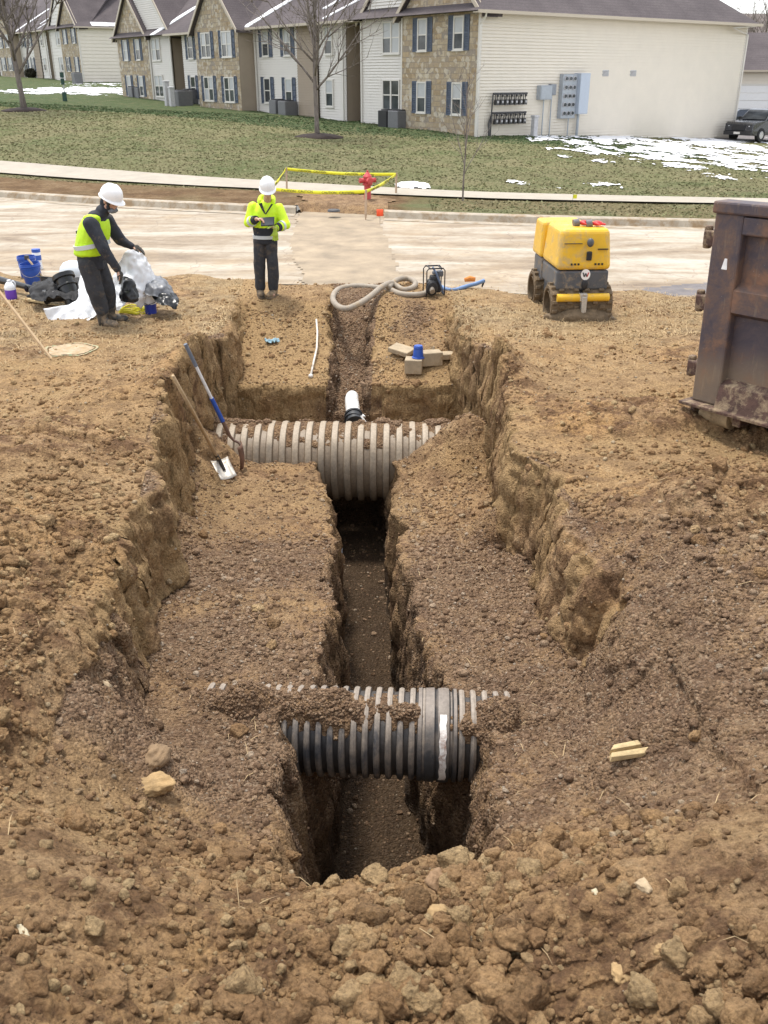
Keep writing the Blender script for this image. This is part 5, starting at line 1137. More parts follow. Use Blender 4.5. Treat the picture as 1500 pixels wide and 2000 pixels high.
# green sprayed ring on pale ground
def ring(px, py, rx, ry, wd, mat, name, kind='structure', full=False):
    q_ = gz(px, py); n = 60; V = []; Fs = []
    for i in range(n):
        a = 2*PI*i/n; k = 1+.06*math.sin(5*a)
        for r_ in ((1-wd, 1) if not full else (0, .5, 1)):
            x0 = q_.x+math.cos(a)*rx*k*r_; y0 = q_.y+math.sin(a)*ry*k*r_; V.append((x0, y0, surf(x0, y0)+.012))
    m_ = 2 if not full else 3
    for i in range(n):
        for j in range(m_-1): Fs.append((i*m_+j, i*m_+j+1, ((i+1) % n)*m_+j+1, ((i+1) % n)*m_+j))
    rawmesh(name, V, Fs, mat, smooth=True)['kind'] = kind
ring(138, 684, .27, .27, .0, simple('pale_sand', (.42, .33, .22), .9, var=.3, scale=12, dirt=.5, dirtcol=(.36, .25, .13)), 'pale_sand', full=True)
m, nt, N, L, P = M_('green_spray'); v = coords(nt); k_ = ramp(nt, noise(nt, v, 26, 5, .7), [(.52, 0), (.6, 1)]); L.new(mixc(nt, k_, (.40, .31, .19), (.20, .42, .24)), P.inputs['Base Color']); P.inputs['Roughness'].default_value = .9
ring(138, 684, .32, .33, .09, m, 'paint_mark')

# ---------------------------------------------------------------- trench roller
M_YP = simple('yellow_paint', (.78, .46, .025), .38, var=.08, scale=4, dirt=.42, dirtcol=(.50, .36, .16), coat=.1); M_GP = simple('grey_paint', (.085, .09, .10), .5, var=.15, dirt=.35, dirtcol=(.30, .23, .15)); M_MUDM = simple('muddy_drum', (.15, .105, .06), .85, var=.35, scale=9, bmp=.02, bscale=18, dirt=.3, dirtcol=(.10, .07, .04))
rl = thing('trench_roller', 'yellow trench roller with four muddy padded drums, the pair facing us sunk in the soil', 'roller', (gz(1122, 612).x+.02, 13.1, surf(2.8, 13.3)-.10), (0, 0, R(4))); rl.scale = (.88, 1, 1)
def rbox(xa, xb, ya, yb, za, zb, tx=0, ty=0):    # tapering body block
    za *= .965; zb *= .965
    return MB().add([(xa, ya, za), (xb, ya, za), (xb, yb, za), (xa, yb, za), (xa+tx, ya+ty, zb), (xb-tx, ya+ty, zb), (xb-tx, yb-ty, zb), (xa+tx, yb-ty, zb)], [(3, 2, 1, 0), (4, 5, 6, 7), (0, 1, 5, 4), (1, 2, 6, 5), (2, 3, 7, 6), (3, 0, 4, 7)])
rbox(-.44, .44, -.08, .86, .79, 1.36, .05, .07).build('front_hood', M_YP, rl, bevel=.07, seg=4)
rbox(-.46, .30, .90, 1.45, .80, 1.33, .03, .05).build('rear_hood', M_YP, rl, bevel=.05, seg=3)
rbox(-.42, .42, -.04, .84, .50, .78).build('lower_body', M_GP, rl, bevel=.03); rbox(-.42, .36, .90, 1.40, .45, .79).build('rear_body', M_GP, rl, bevel=.03)
rbox(-.33, .33, .0, .8, .40, .50).build('belly', M_PLAST, rl, bevel=.02)
MB().cyl((-.42, -.14, .40), (.42, -.14, .40), .055, None, 18).build('bumper', M_YP, rl, smooth=40); MB().b2((-.03, -.22, .15), (.05, -.12, .42)).b2((-.06, -.2, .36), (.06, -.1, .46)).build('tow_eye', M_STEEL, rl, bevel=.01)
MB().ell((.06, -.09, 1.14), (.055, .04, .06)).build('knob', M_GP, rl, smooth=True); MB().b2((.02, -.105, .90), (.10, -.06, 1.02)).build('latch', M_PLAST, rl, bevel=.01)
MB().b2((.20, -.075, 1.04), (.36, -.045, 1.052)).build('hinge', M_PLAST, rl); MB().b2((-.34, -.075, 1.12), (-.06, -.05, 1.128)).build('grille', M_PLAST, rl)
for i in range(3):
    for s in (-.22, .16): MB().b2((s+i*.055, -.09, .835), (s+.025+i*.055, -.07, .86)).build('vent_slot', M_PLAST, rl)
MB().ell((0.04, -.055, .56), (.05, .02, .07)).build('eye_plate', M_PLAST, rl)
bd = MB().cyl((.04, -.045, .70), (.04, -.058, .70), .075, None, 28).build('badge', simple('badge_white', (.85, .84, .82), .4, var=.02), rl)
mb = MB()
for (x0, z0, x1, z1) in ((-.045, .03, -.022, -.03), (-.022, -.03, 0, .02), (0, .02, .022, -.03)):
    mb.add([(.04+x0-.009, -.0585, .70+z0), (.04+x0+.009, -.0585, .70+z0), (.04+x1+.009, -.0585, .70+z1), (.04+x1-.009, -.0585, .70+z1), (.04+x0-.009, -.064, .70+z0), (.04+x0+.009, -.064, .70+z0), (.04+x1+.009, -.064, .70+z1), (.04+x1-.009, -.064, .70+z1)], [(3, 2, 1, 0), (4, 5, 6, 7), (0, 1, 5, 4), (1, 2, 6, 5), (2, 3, 7, 6), (3, 0, 4, 7)])
mb.build('emblem', M_BLACK, bd)
x0, z0, x1, z1 = .022, -.03, .045, .03
MB().add([(.04+x0-.009, -.0585, .70+z0), (.04+x0+.009, -.0585, .70+z0), (.04+x1+.009, -.0585, .70+z1), (.04+x1-.009, -.0585, .70+z1), (.04+x0-.009, -.064, .70+z0), (.04+x0+.009, -.064, .70+z0), (.04+x1+.009, -.064, .70+z1), (.04+x1-.009, -.064, .70+z1)], [(3, 2, 1, 0), (4, 5, 6, 7), (0, 1, 5, 4), (1, 2, 6, 5), (2, 3, 7, 6), (3, 0, 4, 7)]).build('emblem', M_RED, bd)
for yy, xw in ((.12, .50), (1.18, .50)):
    for sg in (-1, 1):
        mb = MB(); xa, xb = sg*.03, sg*xw; r_ = .26; mb.lathe([(r_-.09, xb*1.0), (r_-.07, xb*1.0-.06*sg), (r_-.05, xb), (r_, xb), (r_, xa), (.05, xa)], Matrix.Translation((0, yy, .27)) @ Matrix.Rotation(PI/2, 4, 'Y'), 36)
        for i in range(14):
            for j in range(4):
                a = 2*PI*(i+.5*(j % 2))/14; xx = xa+(xb-xa)*(j+.5)/4; mb.box((xx, yy+math.cos(a)*(r_+.012), .27+math.sin(a)*(r_+.012)), (abs(xb-xa)/4*.8, .055, .045), (a-PI/2, 0, 0), .8)
        dd = mb.build('drum', M_MUDM, rl, bevel=.006, seg=1); MB().lathe([(0, xb*.55), (.17, xb*.55), (.175, xb*.99)], Matrix.Translation((0, yy, .27)) @ Matrix.Rotation(PI/2, 4, 'Y'), 24).build('hub', M_MUDM, dd, smooth=40)
MB().b2((-.36, .2, .3), (-.3, .9, .46)).b2((-.2, .75, .3), (.2, 1.1, .5)).build('chassis', M_GP, rl, bevel=.02)
V_, Fs_ = ico(4); V_ = V_*np.array([.5, .16, .13]); V_ = V_*(.8+.5*fbm(V_*9, 3, 3)+.25*clods(V_*12, 4))[:, None]
o = rawmesh('caked_mud', V_+np.array([.03, -.10, .10]), Fs_, M_MUDM, rl, smooth=True)
gl_ = thing('work_gloves', 'red and grey work gloves lying on top of the yellow roller', 'gloves', (rl.location.x+.05, 13.37, rl.location.z+1.315)); M_RG = simple('red_rubber', (.60, .03, .03), .5)
for k, (x0, y0, r0) in enumerate(((-.08, .0, .3), (.09, -.06, -.2))):
    MB().cyl((x0-.10, y0, .03), (x0-.02, y0+.03*r0, .045), .055, .05, 14).build('cuff', simple('cuff_grey', (.16, .15, .16), .6), gl_, smooth=40)
    mb = MB().ell((x0+.05, y0, .04), (.075, .05, .035))
    for i in range(4): mb.cap((x0+.09, y0-.036+i*.024, .04), (x0+.165-abs(i-1.5)*.01, y0-.05+i*.033, .028), .014, .011, 8)
    mb.cap((x0+.03, y0-.04, .04), (x0+.075, y0-.085, .03), .016, .012, 8); soft(mb, 'glove', M_RG, gl_, .006, 2)

# ---------------------------------------------------------------- dumpster
m, nt, N, L, P = M_('old_steel'); v = coords(nt); n1 = noise(nt, v, 2.2, 8, .7, .3); vs = coords(nt, 'Object', (6, 6, .7)); n2 = noise(nt, vs, 2.5, 6, .7); n3 = noise(nt, v, 24, 5, .7)
c = ramp(nt, n1, [(.32, (.040, .038, .062)), (.46, (.085, .066, .074)), (.54, (.135, .088, .072)), (.66, (.24, .125, .075))])
c = mixc(nt, ramp(nt, n2, [(.58, 0), (.7, .55)]), c, (.23, .18, .13)); sp = nt.nodes.new('ShaderNodeSeparateXYZ'); L.new(v, sp.inputs[0])
low = ramp(nt, mth(nt, 'ADD', sp.outputs[2], mth(nt, 'MULTIPLY', n1, .9)), [(.72, 1), (1.0, 0)]); c = mixc(nt, mth(nt, 'MULTIPLY', low, .5), c, (.30, .225, .14))
c = mixc(nt, ramp(nt, n3, [(.68, 0), (.72, 1)]), c, (.30, .26, .24)); L.new(c, P.inputs['Base Color']); P.inputs['Roughness'].default_value = .62; P.inputs['Metallic'].default_value = .15; L.new(bump(nt, n1, .01, .6, bump(nt, n3, .004, .6)), P.inputs['Normal']); M_DUMP = m
M_RST = simple('rust_lip', (.085, .045, .034), .8, var=.4, scale=10, dirt=.5, dirtcol=(.32, .24, .15), bmp=.006); M_TRASH = simple('tarp_scrap', (.30, .27, .22), .7, var=.35, scale=12)
q_ = G(1350, 780, .22); dr = math.atan2(-.80, .60); du_ = thing('dumpster', 'large rusty blue-black steel dumpster standing on a roller at the right edge', 'dumpster', (q_.x, q_.y, .22), (0, R(-1.2), dr))
# local x along the visible side, y away behind it, z up
Lx, Wy, Hz = 5.2, 2.3, 1.80
MB().b2((.22, .10, .12), (Lx-.1, .16, Hz-.1)).build('side_panel', M_DUMP, du_)
MB().b2((.05, .12, .02), (Lx, Wy-.05, .10)).build('floor_plate', M_DUMP, du_); MB().b2((.05, Wy-.1, .1), (Lx, Wy-.04, Hz-.1)).build('side_panel', M_DUMP, du_); MB().b2((.06, .2, .1), (.12, Wy-.1, Hz-.12)).build('end_panel', M_DUMP, du_)
MB().b2((0, 0, .0), (.30, .2, Hz)).build('corner_post', M_DUMP, du_, bevel=.02); MB().b2((Lx-.3, 0, 0), (Lx, .2, Hz)).build('corner_post', M_DUMP, du_, bevel=.02); MB().b2((0, Wy-.2, 0), (.2, Wy, Hz)).build('corner_post', M_DUMP, du_, bevel=.02)
for x0 in (1.62, 2.9, 4.1): MB().b2((x0, .0, .2), (x0+.22, .15, Hz-.2)).build('upright_rib', M_DUMP, du_, bevel=.02)
MB().b2((-.02, -.03, Hz-.01), (Lx+.02, .2, Hz+.10)).build('top_rail', M_DUMP, du_, bevel=.02); MB().b2((.3, -.005, 1.62), (Lx-.3, .14, Hz-.02)).build('upper_beam', M_DUMP, du_, bevel=.015)
MB().add([(.3, .0, .92), (Lx-.3, .0, .92), (Lx-.3, .0, 1.12), (.3, .0, 1.12), (.3, .12, .86), (Lx-.3, .12, .86), (Lx-.3, .12, 1.2), (.3, .12, 1.2)], [(0, 1, 2, 3), (7, 6, 5, 4), (0, 4, 5, 1), (3, 2, 6, 7), (0, 3, 7, 4), (1, 5, 6, 2)]).build('middle_beam', M_DUMP, du_)
MB().add([(.3, -.06, .0), (Lx-.3, -.06, .0), (Lx-.3, .0, .22), (.3, .0, .22), (.3, .12, .0), (Lx-.3, .12, .0), (Lx-.3, .12, .28), (.3, .12, .28)], [(0, 1, 2, 3), (7, 6, 5, 4), (0, 4, 5, 1), (3, 2, 6, 7), (0, 3, 7, 4), (1, 5, 6, 2)]).build('sill_beam', M_RST, du_)
MB().b2((-.06, -.12, -.03), (Lx, .3, .0)).build('bottom_lip', M_RST, du_, bevel=.005)
for z0 in (1.55, .95, .30): 
    hg = MB().b2((-.13, .04, z0-.07), (.01, .18, z0+.07)).cyl((-.12, .11, z0-.1), (-.12, .11, z0+.11), .04, None, 12).build('hinge', M_RST, du_, bevel=.015)
MB().cyl((.10, .12, -.115), (.42, .12, -.115), .115, None, 28).cyl((.42, .12, -.115), (.47, .12, -.115), .05, None, 12).build('roller_wheel', simple('roller_tan', (.36, .27, .16), .7, var=.25, dirt=.4), du_, smooth=40)
MB().b2((-.0, .0, -.12), (.05, .25, -.03)).build('roller_bracket', M_RST, du_, bevel=.01); MB().b2((.47, .02, -.16), (.56, .2, -.03)).build('roller_bracket', M_RST, du_, bevel=.01); MB().b2((1.1, .05, -.26), (1.2, .12, -.03)).build('skid_foot', M_DUMP, du_, bevel=.01)
MB().add([(.14, -.004, 1.30), (.20, -.004, 1.30), (.19, -.004, 1.40), (.165, -.004, 1.40), (.14, .001, 1.30), (.20, .001, 1.30), (.19, .001, 1.40), (.165, .001, 1.40)], [(0, 1, 2, 3), (0, 4, 5, 1), (1, 5, 6, 2), (2, 6, 7, 3), (3, 7, 4, 0)]).build('white_sticker', simple('sticker', (.85, .85, .86), .5), du_)
tr_ = crumple('tarp_scrap', du_.matrix_basis @ Vector((.95, -.02, Hz+.02)), .30, .16, .15, M_TRASH, 'muddy grey tarp scrap hanging over the top rail of the dumpster', 'tarp', 12, dr); tr_.rotation_euler = (R(35), 0, dr)
# ---------------------------------------------------------------- people
M_SKIN = simple('skin', (.52, .31, .22), .55, var=.08); M_HATW = simple('hat_white', (.84, .84, .84), .3, var=.02, coat=.3)
M_NAVY = simple('dark_cloth', (.022, .025, .034), .85, var=.25, scale=12, bmp=.003, dirt=.12); M_TROU = simple('work_trousers', (.032, .034, .040), .85, var=.3, scale=9, bmp=.003, dirt=.3, dirtcol=(.11, .085, .06))
M_BOOT = simple('muddy_boot', (.09, .07, .05), .8, var=.3, dirt=.6, dirtcol=(.28, .20, .12)); M_GLOVE = simple('dark_glove', (.05, .047, .04), .8, var=.3); M_HAIR = simple('dark_hair', (.015, .012, .01), .8)
M_HIVIS = simple('hi_vis_lime', (.50, .78, .015), .6, var=.1, scale=6, bmp=.002); M_HIV2 = simple('hi_vis_yellow', (.62, .90, .02), .6, var=.08, scale=6, bmp=.002); M_REFL = simple('reflective_band', (.55, .58, .60), .35, var=.05); M_EYE = simple('eye_dark', (.02, .015, .012), .2)
def hand(mb, w_, d_, up, side, L_=.18, curl=.5, spread=.12):
    """palm, four fingers of unequal length with two bends, and a thumb from the side of the palm"""
    w_ = Vector(w_); d_ = Vector(d_).normalized(); up = Vector(up); sx = d_.cross(up).normalized()*side; pal = sx.cross(d_).normalized()*side
    for t, r_ in ((.18, .026), (.38, .031), (.52, .030)):
        for s_ in (-.02, 0, .02): mb.ell(w_+d_*L_*t+sx*s_, (r_*.72,)*3, None, 10, 7)
    for i, (o_, k) in enumerate(((-.032, .36), (-.011, .44), (.011, .47), (.032, .42))):
        p0 = w_+d_*L_*.5+sx*o_; dd = (d_+sx*(o_*spread*20)*.4).normalized(); a1 = (dd-pal*curl*.5).normalized(); a2 = (dd-pal*curl*1.4).normalized()
        p1 = p0+a1*L_*k*.5; p2 = p1+a2*L_*k*.35; p3 = p2+(a2-pal*curl*.5).normalized()*L_*k*.22; mb.cap(p0, p1, .0105, .0098, 8); mb.cap(p1, p2, .0098, .009, 8); mb.cap(p2, p3, .009, .0078, 8)
    p0 = w_+d_*L_*.2+sx*.026; p1 = p0+(d_*.7+sx*.75-pal*.3).normalized()*L_*.26; p2 = p1+(d_*.95+sx*.2-pal*.5*curl).normalized()*L_*.2; mb.cap(p0, p1, .013, .0115, 8); mb.cap(p1, p2, .0115, .009, 8)
def head(mb, c_, R3, s=1.0):
    f = lambda x, y, z: Vector(c_)+R3 @ (Vector((x, y, z))*s)      # local: +y is the face, z up
    def E(x, y, z, a, b, c2): mb.add(*ellg(a*s, b*s, c2*s), Matrix.Translation(f(x, y, z)) @ R3.to_4x4())
    E(0, -.012, .03, .078, .095, .088); E(0, .018, -.035, .062, .072, .075); E(0, .05, -.075, .035, .038, .035)
    for sg in (-1, 1): E(sg*.034, .062, -.015, .024, .022, .022); E(sg*.078, -.005, -.01, .012, .02, .032)
    mb.cap(f(0, .084, .012), f(0, .108, -.022), .009*s, .015*s, 8); E(0, .088, -.052, .024, .012, .007); E(0, .084, -.064, .020, .012, .008); E(0, .078, .022, .055, .016, .010)
def torso(mb, prof, zr=.09, n=14):
    """prof: (x, y, z, rx, ry) stations blended into one trunk"""
    P_ = np.array(prof); t = np.linspace(0, len(P_)-1, n)
    for k in t:
        q = [np.interp(k, range(len(P_)), P_[:, i]) for i in range(5)]; mb.ell(q[:3], (q[3], q[4], zr), None, 20, 10)
def ellg(a, b, c2, n=16, m=10):
    V = []; Fs = []
    for j in range(m+1):
        t = PI*j/m
        for i in range(n): V.append((math.sin(t)*math.cos(2*PI*i/n)*a, math.sin(t)*math.sin(2*PI*i/n)*b, math.cos(t)*c2))
    for j in range(m):
        for i in range(n): Fs.append((j*n+i, (j+1)*n+i, (j+1)*n+(i+1) % n, j*n+(i+1) % n))
    return V, Fs
def hat(par, c_, R3, s=1.0):
    M = Matrix.Translation(c_) @ R3.to_4x4(); V = []; prof = [(.108, 0), (.110, .02), (.107, .055), (.094, .095), (.068, .128), (.034, .145), (0, .15)]; n = 40; m_ = len(prof)
    for i in range(n):
        a = 2*PI*i/n
        for r_, z0 in prof:
            rid = .006*max(0, math.cos(a*2))**12*(r_ > .01); V.append(((math.cos(a)*r_)*s*.95, (math.sin(a)*(r_*1.16))*s, (z0+rid+(.004 if abs(math.cos(a)) < .16 else 0))*s))
    Fs = [(i*m_+k, ((i+1) % n)*m_+k, ((i+1) % n)*m_+k+1, i*m_+k+1) for i in range(n) for k in range(m_-1)]
    sh = MB().add(V, Fs, M).build('hard_hat', M_HATW, par, smooth=45)
    V = []; 
    for i in range(n):
        a = 2*PI*i/n; fr_ = max(0, math.sin(a)); w_ = .018+.034*fr_**2
        for r_, z0 in ((0, .006), (1, -.006-.012*fr_), (1, -.011-.012*fr_), (0, -.004)): V.append((math.cos(a)*(.102+r_*w_)*s*.95, math.sin(a)*(.118+r_*w_)*s, z0*s))
    MB().add(V, [(i*4+k, ((i+1) % n)*4+k, ((i+1) % n)*4+(k+1) % 4, i*4+(k+1) % 4) for i in range(n) for k in range(4)], M).build('brim', M_HATW, sh, smooth=45); return sh
def boot(par, x, y, z0, ang, s=1.0, mat=None):
    mb = MB(); M = Matrix.Translation((x, y, z0)) @ Matrix.Rotation(ang, 4, 'Z')
    mb.add(*ellg(.052*s, .085*s, .05*s), M @ Matrix.Translation((0, .075, .055))); mb.add(*ellg(.046*s, .06*s, .045*s), M @ Matrix.Translation((0, .14, .048))); mb.add(*ellg(.045*s, .055*s, .055*s), M @ Matrix.Translation((0, -.02, .06)))
    mb.cap(M @ Vector((0, -.01, .08)), M @ Vector((0, -.015, .24)), .056*s, .062*s); bt = soft(mb, 'boot', mat or M_BOOT, par, .011, 3, .004, .05)
    V = []; pl = [(-.045, -.07), (.045, -.07), (.048, 0), (.052, .10), (.042, .17), (0, .20), (-.042, .17), (-.052, .10), (-.048, 0)]; n = len(pl)
    MB().add([(a*s, b*s, .0) for a, b in pl]+[(a*s, b*s, .022) for a, b in pl], [tuple(range(n-1, -1, -1)), tuple(range(n, 2*n))]+[(i, (i+1) % n, n+(i+1) % n, n+i) for i in range(n)], M).build('sole', M_BOOT, bt)
def Rm(yaw, pitch, roll=0):   # face direction: yaw 0 looks towards -Y of the figure (to the camera)
    return (Matrix.Rotation(yaw, 3, 'Z') @ Matrix.Rotation(PI, 3, 'Z') @ Matrix.Rotation(-pitch, 3, 'X') @ Matrix.Rotation(roll, 3, 'Y'))

# --- worker in hooded jacket, writing on a black tablet
fx = G(524, 573, .05); gzz = surf(fx.x, fx.y)
FXY = 1
W2 = thing('person', 'person in white hard hat and hooded lime jacket standing and writing on a black tablet', 'person', (fx.x, fx.y-.05, gzz-.01))
W2.scale = (.99, .99, .99)
hd = Vector((.09, -.09, 1.605)); R3 = Rm(R(8), R(20)); mb = MB(); head(mb, hd, R3)
mb.cap((.06, -.0, 1.42), (.085, -.06, 1.54), .062, .058); mb.cap((0, .02, .95), (.03, .03, 1.30), .10, .11); mb.cap((-.11, .02, 1.36), (.17, .02, 1.36), .05, .05)
sh1, el1, wr1 = (-.165, .0, 1.36), (-.235, -.05, 1.13), (-.075, -.27, 1.215); sh2, el2, wr2 = (.235, .0, 1.34), (.335, -.08, 1.11), (.215, -.28, 1.085)
for a_, b_, c_ in ((sh1, el1, wr1), (sh2, el2, wr2)): mb.cap(a_, b_, .05, .042); mb.cap(b_, c_, .04, .028)
hand(mb, wr1, (.75, -.35, .0), (0, .3, 1), 1, .17, .9); hand(mb, wr2, (-.5, -.4, .25), (0, 0, 1), -1, .17, .8)
for sx, (kx, ky), (ax, ay) in ((-.095, (-.105, -.02), (-.115, .02)), (.09, (.105, -.03), (.095, .0))): mb.cap((sx, 0, .92), (kx, ky, .5), .085, .06); mb.cap((kx, ky, .5), (ax, ay, .1), .058, .038); mb.cap((ax, ay, .06), (ax, ay-.12, .045), .035, .03)
soft(mb, 'body', M_SKIN, W2, .0085, 2)
hat(W2, hd+R3 @ Vector((0, .0, .045)), R3, 1.12)
mb = MB()
torso(mb, [(.015, .01, 1.08, .205, .15), (.02, .01, 1.18, .215, .155), (.03, .01, 1.28, .215, .15), (.035, .01, 1.34, .185, .125), (.045, .01, 1.385, .12, .09)], .08)
for a_, b_, c_ in ((sh1, el1, wr1), (sh2, el2, wr2)):
    c2 = Vector(b_).lerp(Vector(c_), .78); mb.cap(a_, b_, .078, .072, 14); mb.cap(b_, c2, .074, .056, 14)
jk = soft(mb, 'jacket', M_HIV2, W2, .012, 4, .016, .10)
mb = MB()                                                           # hood lying open round the neck, collar
for i in range(15):
    a = PI*(-.12)+i/14*PI*1.24; mb.ell((.055+math.cos(a)*.105, .045+math.sin(a)*.08-.03, 1.45+.05*math.sin(a)), (.038, .038, .050), None, 10, 7)
mb.ell((.055, .11, 1.46), (.10, .05, .08)); soft(mb, 'hood', M_HIV2, jk, .012, 3, .010, .06)
MB().add([(-.05, -.155, 1.42), (.03, -.175, 1.28), (.05, -.17, 1.28), (.0, -.145, 1.44)], [(0, 1, 2, 3)]).add([(.14, -.145, 1.42), (.04, -.175, 1.27), (.06, -.172, 1.27), (.165, -.13, 1.41)], [(0, 1, 2, 3)]).build('neck_trim', M_NAVY, jk)
mb = MB()
torso(mb, [(.012, .01, .84, .180, .137), (.012, .01, .94, .19, .144), (.012, .01, 1.05, .202, .15)], .06)
soft(mb, 'jacket_hem', M_NAVY, jk, .012, 3, .008, .08)
def ringband(par, c_, rx, ry, h_, name='reflective_band', mat=None, M=None, n=32):
    V = []
    for i in range(n):
        a = 2*PI*i/n
        for z0, k in ((-h_/2, 1), (h_/2, 1), (h_/2, .93), (-h_/2, .93)): V.append((c_[0]+math.cos(a)*rx*k, c_[1]+math.sin(a)*ry*k, c_[2]+z0))
    return MB().add(V, [(i*4+k, i*4+(k+1) % 4, ((i+1) % n)*4+(k+1) % 4, ((i+1) % n)*4+k) for i in range(n) for k in range(4)], M).build(name, mat or M_REFL, par, smooth=40)
ringband(jk, (.012, .01, .92), .202, .158, .05)
for a_, c_ in ((el1, wr1), (el2, wr2)):
    q1 = Vector(a_).lerp(Vector(c_), .68); q2 = Vector(a_).lerp(Vector(c_), .92); MB().cyl(q1, q2, .066, .058, 18).build('cuff', M_NAVY, jk, smooth=40)
    u1 = Vector(a_).lerp(Vector(c_), .35); u2 = Vector(a_).lerp(Vector(c_), .50); MB().cyl(u1, u2, .082, .078, 18).build('reflective_band', M_REFL, jk, smooth=40)
mb = MB(); mb.ell((.005, .01, .90), (.165, .125, .12))
for sx, (kx, ky), (ax, ay) in ((-.085, (-.105, -.02), (-.12, .02)), (.085, (.105, -.03), (.095, .0))): mb.cap((sx, .0, .86), (kx, ky, .50), .105, .088, 16); mb.cap((kx, ky, .50), (ax, ay, .14), .088, .085, 16)
soft(mb, 'trousers', M_TROU, W2, .012, 3, .018, .09)
boot(W2, -.12, .0, 0, R(180+14), 1.1); boot(W2, .10, -.02, 0, R(180-22), 1.1)
gm = MB(); hand(gm, wr2, (-.5, -.4, .25), (0, 0, 1), -1, .18, .8); gm.cap(wr2, Vector(wr2)+Vector((.03, .03, 0)), .034, .036); soft(gm, 'glove', simple('lime_glove', (.30, .42, .06), .8, var=.2), W2, .0085, 2)
tb = thing('tablet', 'black tablet held by the worker in the lime jacket', 'tablet', (fx.x+.095, fx.y-.05-.33, gzz+1.165), (R(52), R(-4), R(-6))); tb.scale = (.85, .85, 1); MB().b2((-.12, -.085, -.008), (.12, .085, .008)).build('case', simple('tablet_black', (.012, .012, .014), .35), tb, bevel=.008); MB().b2((-.105, -.07, .0082), (.105, .07, .0095)).build('screen', M_GLASS, tb)
gp = thing('work_gloves', 'lime glove dangling from the hand under the black tablet', 'gloves', (fx.x+.20, fx.y-.38, gzz+.985)); mb = MB().ell((0, 0, 0), (.045, .03, .05)); [mb.cap((-.03+i*.02, 0, -.03), (-.04+i*.026, .0, -.10+abs(i-1.5)*.01), .012, .010, 8) for i in range(4)]; mb.cap((-.035, 0, .0), (-.07, 0, -.03), .013, .01, 8); mb.cap((0, 0, .03), (0, .01, .09), .03, .032); soft(mb, 'glove', simple('lime_glove2', (.34, .46, .05), .8, var=.2), gp, .007, 2)

# --- worker in vest, bending over the sheeting
fx = G(208, 632, .04); gzz = surf(fx.x, fx.y); W1x, W1y, W1z = fx.x, fx.y, gzz-.02
W1 = thing('person', 'person in white hard hat, lime vest and dark hoodie lifting white sheeting beside black fittings', 'person', (W1x, W1y, W1z)); W1.scale = (1.09, 1.1, 1)
hd = Vector((.245, -.03, 1.655)); R3 = Rm(R(62), R(24)); mb = MB(); head(mb, hd, R3, 1.04)
mb.cap((.11, 0, 1.46), (.205, -.01, 1.59), .062, .058); mb.cap((-.08, 0, .98), (.0, 0, 1.30), .11, .11); mb.cap((.03, -.13, 1.38), (.07, .13, 1.38), .05, .05)
sh1, el1, wr1 = (.03, -.20, 1.39), (.17, -.27, 1.06), (.30, -.24, .80); sh2, el2, wr2 = (.10, .19, 1.38), (.235, .26, 1.10), (.375, .24, 1.02)
for a_, b_, c_ in ((sh1, el1, wr1), (sh2, el2, wr2)): mb.cap(a_, b_, .05, .043); mb.cap(b_, c_, .042, .03)
legs = ((-.10, -.10, (-.05, -.12), (.0, -.10)), (-.06, .10, (.035, .08), (.03, .12)))
for hx, hy_, (kx, ky), (ax, ay) in legs: mb.cap((hx, hy_, .92), (kx, ky, .50), .085, .06); mb.cap((kx, ky, .5), (ax, ay, .1), .058, .038); mb.cap((ax, ay, .06), (ax+.07, ay-.01, .05), .03, .022)
hand(mb, wr1, (.25, .05, -1), (1, 0, 0), 1, .145, .6); hand(mb, wr2, (.9, 0, -.35), (0, 0, 1), 1, .145, .6); soft(mb, 'body', M_SKIN, W1, .0085, 2)
hat(W1, hd+R3 @ Vector((0, .0, .048)), R3, 1.16)
mb = MB()
torso(mb, [(-.085, 0, .80, .165, .20), (-.085, 0, .92, .175, .20), (-.06, 0, 1.07, .175, .205), (-.02, 0, 1.2, .165, .20), (.02, 0, 1.32, .155, .195), (.06, 0, 1.41, .125, .16)], .08, 18)
for a_, b_, c_ in ((sh1, el1, wr1), (sh2, el2, wr2)): mb.cap(a_, b_, .092, .075, 14); mb.cap(b_, Vector(b_).lerp(Vector(c_), .92), .072, .052, 14)
hoodie = soft(mb, 'hoodie', M_NAVY, W1, .012, 4, .016, .09)
mb = MB(); mb.ell((.13, .0, 1.52), (.085, .105, .085)); mb.ell((.185, .02, 1.625), (.082, .088, .085)); 
for i in range(12):
    a = 2*PI*i/12; mb.add(*ellg(.028, .022, .028, 8, 6), Matrix.Translation(hd+R3 @ Vector((math.cos(a)*.078, .045, math.sin(a)*.095-.01))))
mb.ell((.07, .0, 1.47), (.12, .15, .07))
hoodm = MB(); 
hm = soft(mb, 'hood', M_NAVY, hoodie, .011, 3, .008, .05)
MB().tube([hd+R3 @ Vector((x0, .075, z0)) for x0, z0 in ((-.05, -.09), (-.02, -.105), (.02, -.105), (.05, -.09))], .035, 10).build('scarf', simple('grey_scarf', (.16, .17, .19), .9, var=.4, scale=25), W1, smooth=True)
mb = MB()
torso(mb, [(-.085, 0, .99, .20, .23), (-.06, 0, 1.07, .205, .234), (-.025, 0, 1.2, .205, .23), (.0, 0, 1.30, .195, .215), (.025, 0, 1.39, .165, .19)], .07, 16)
mb.ell((.04, .13, 1.44), (.105, .055, .06)); mb.ell((.03, -.13, 1.445), (.11, .06, .06))
vest = soft(mb, 'vest', M_HIVIS, W1, .011, 3, .012, .12)
ringband(vest, (0, 0, 0), .222, .245, .055, M=Matrix.Translation((-.052, 0, 1.09)) @ Matrix.Rotation(R(-10), 4, 'Y'))
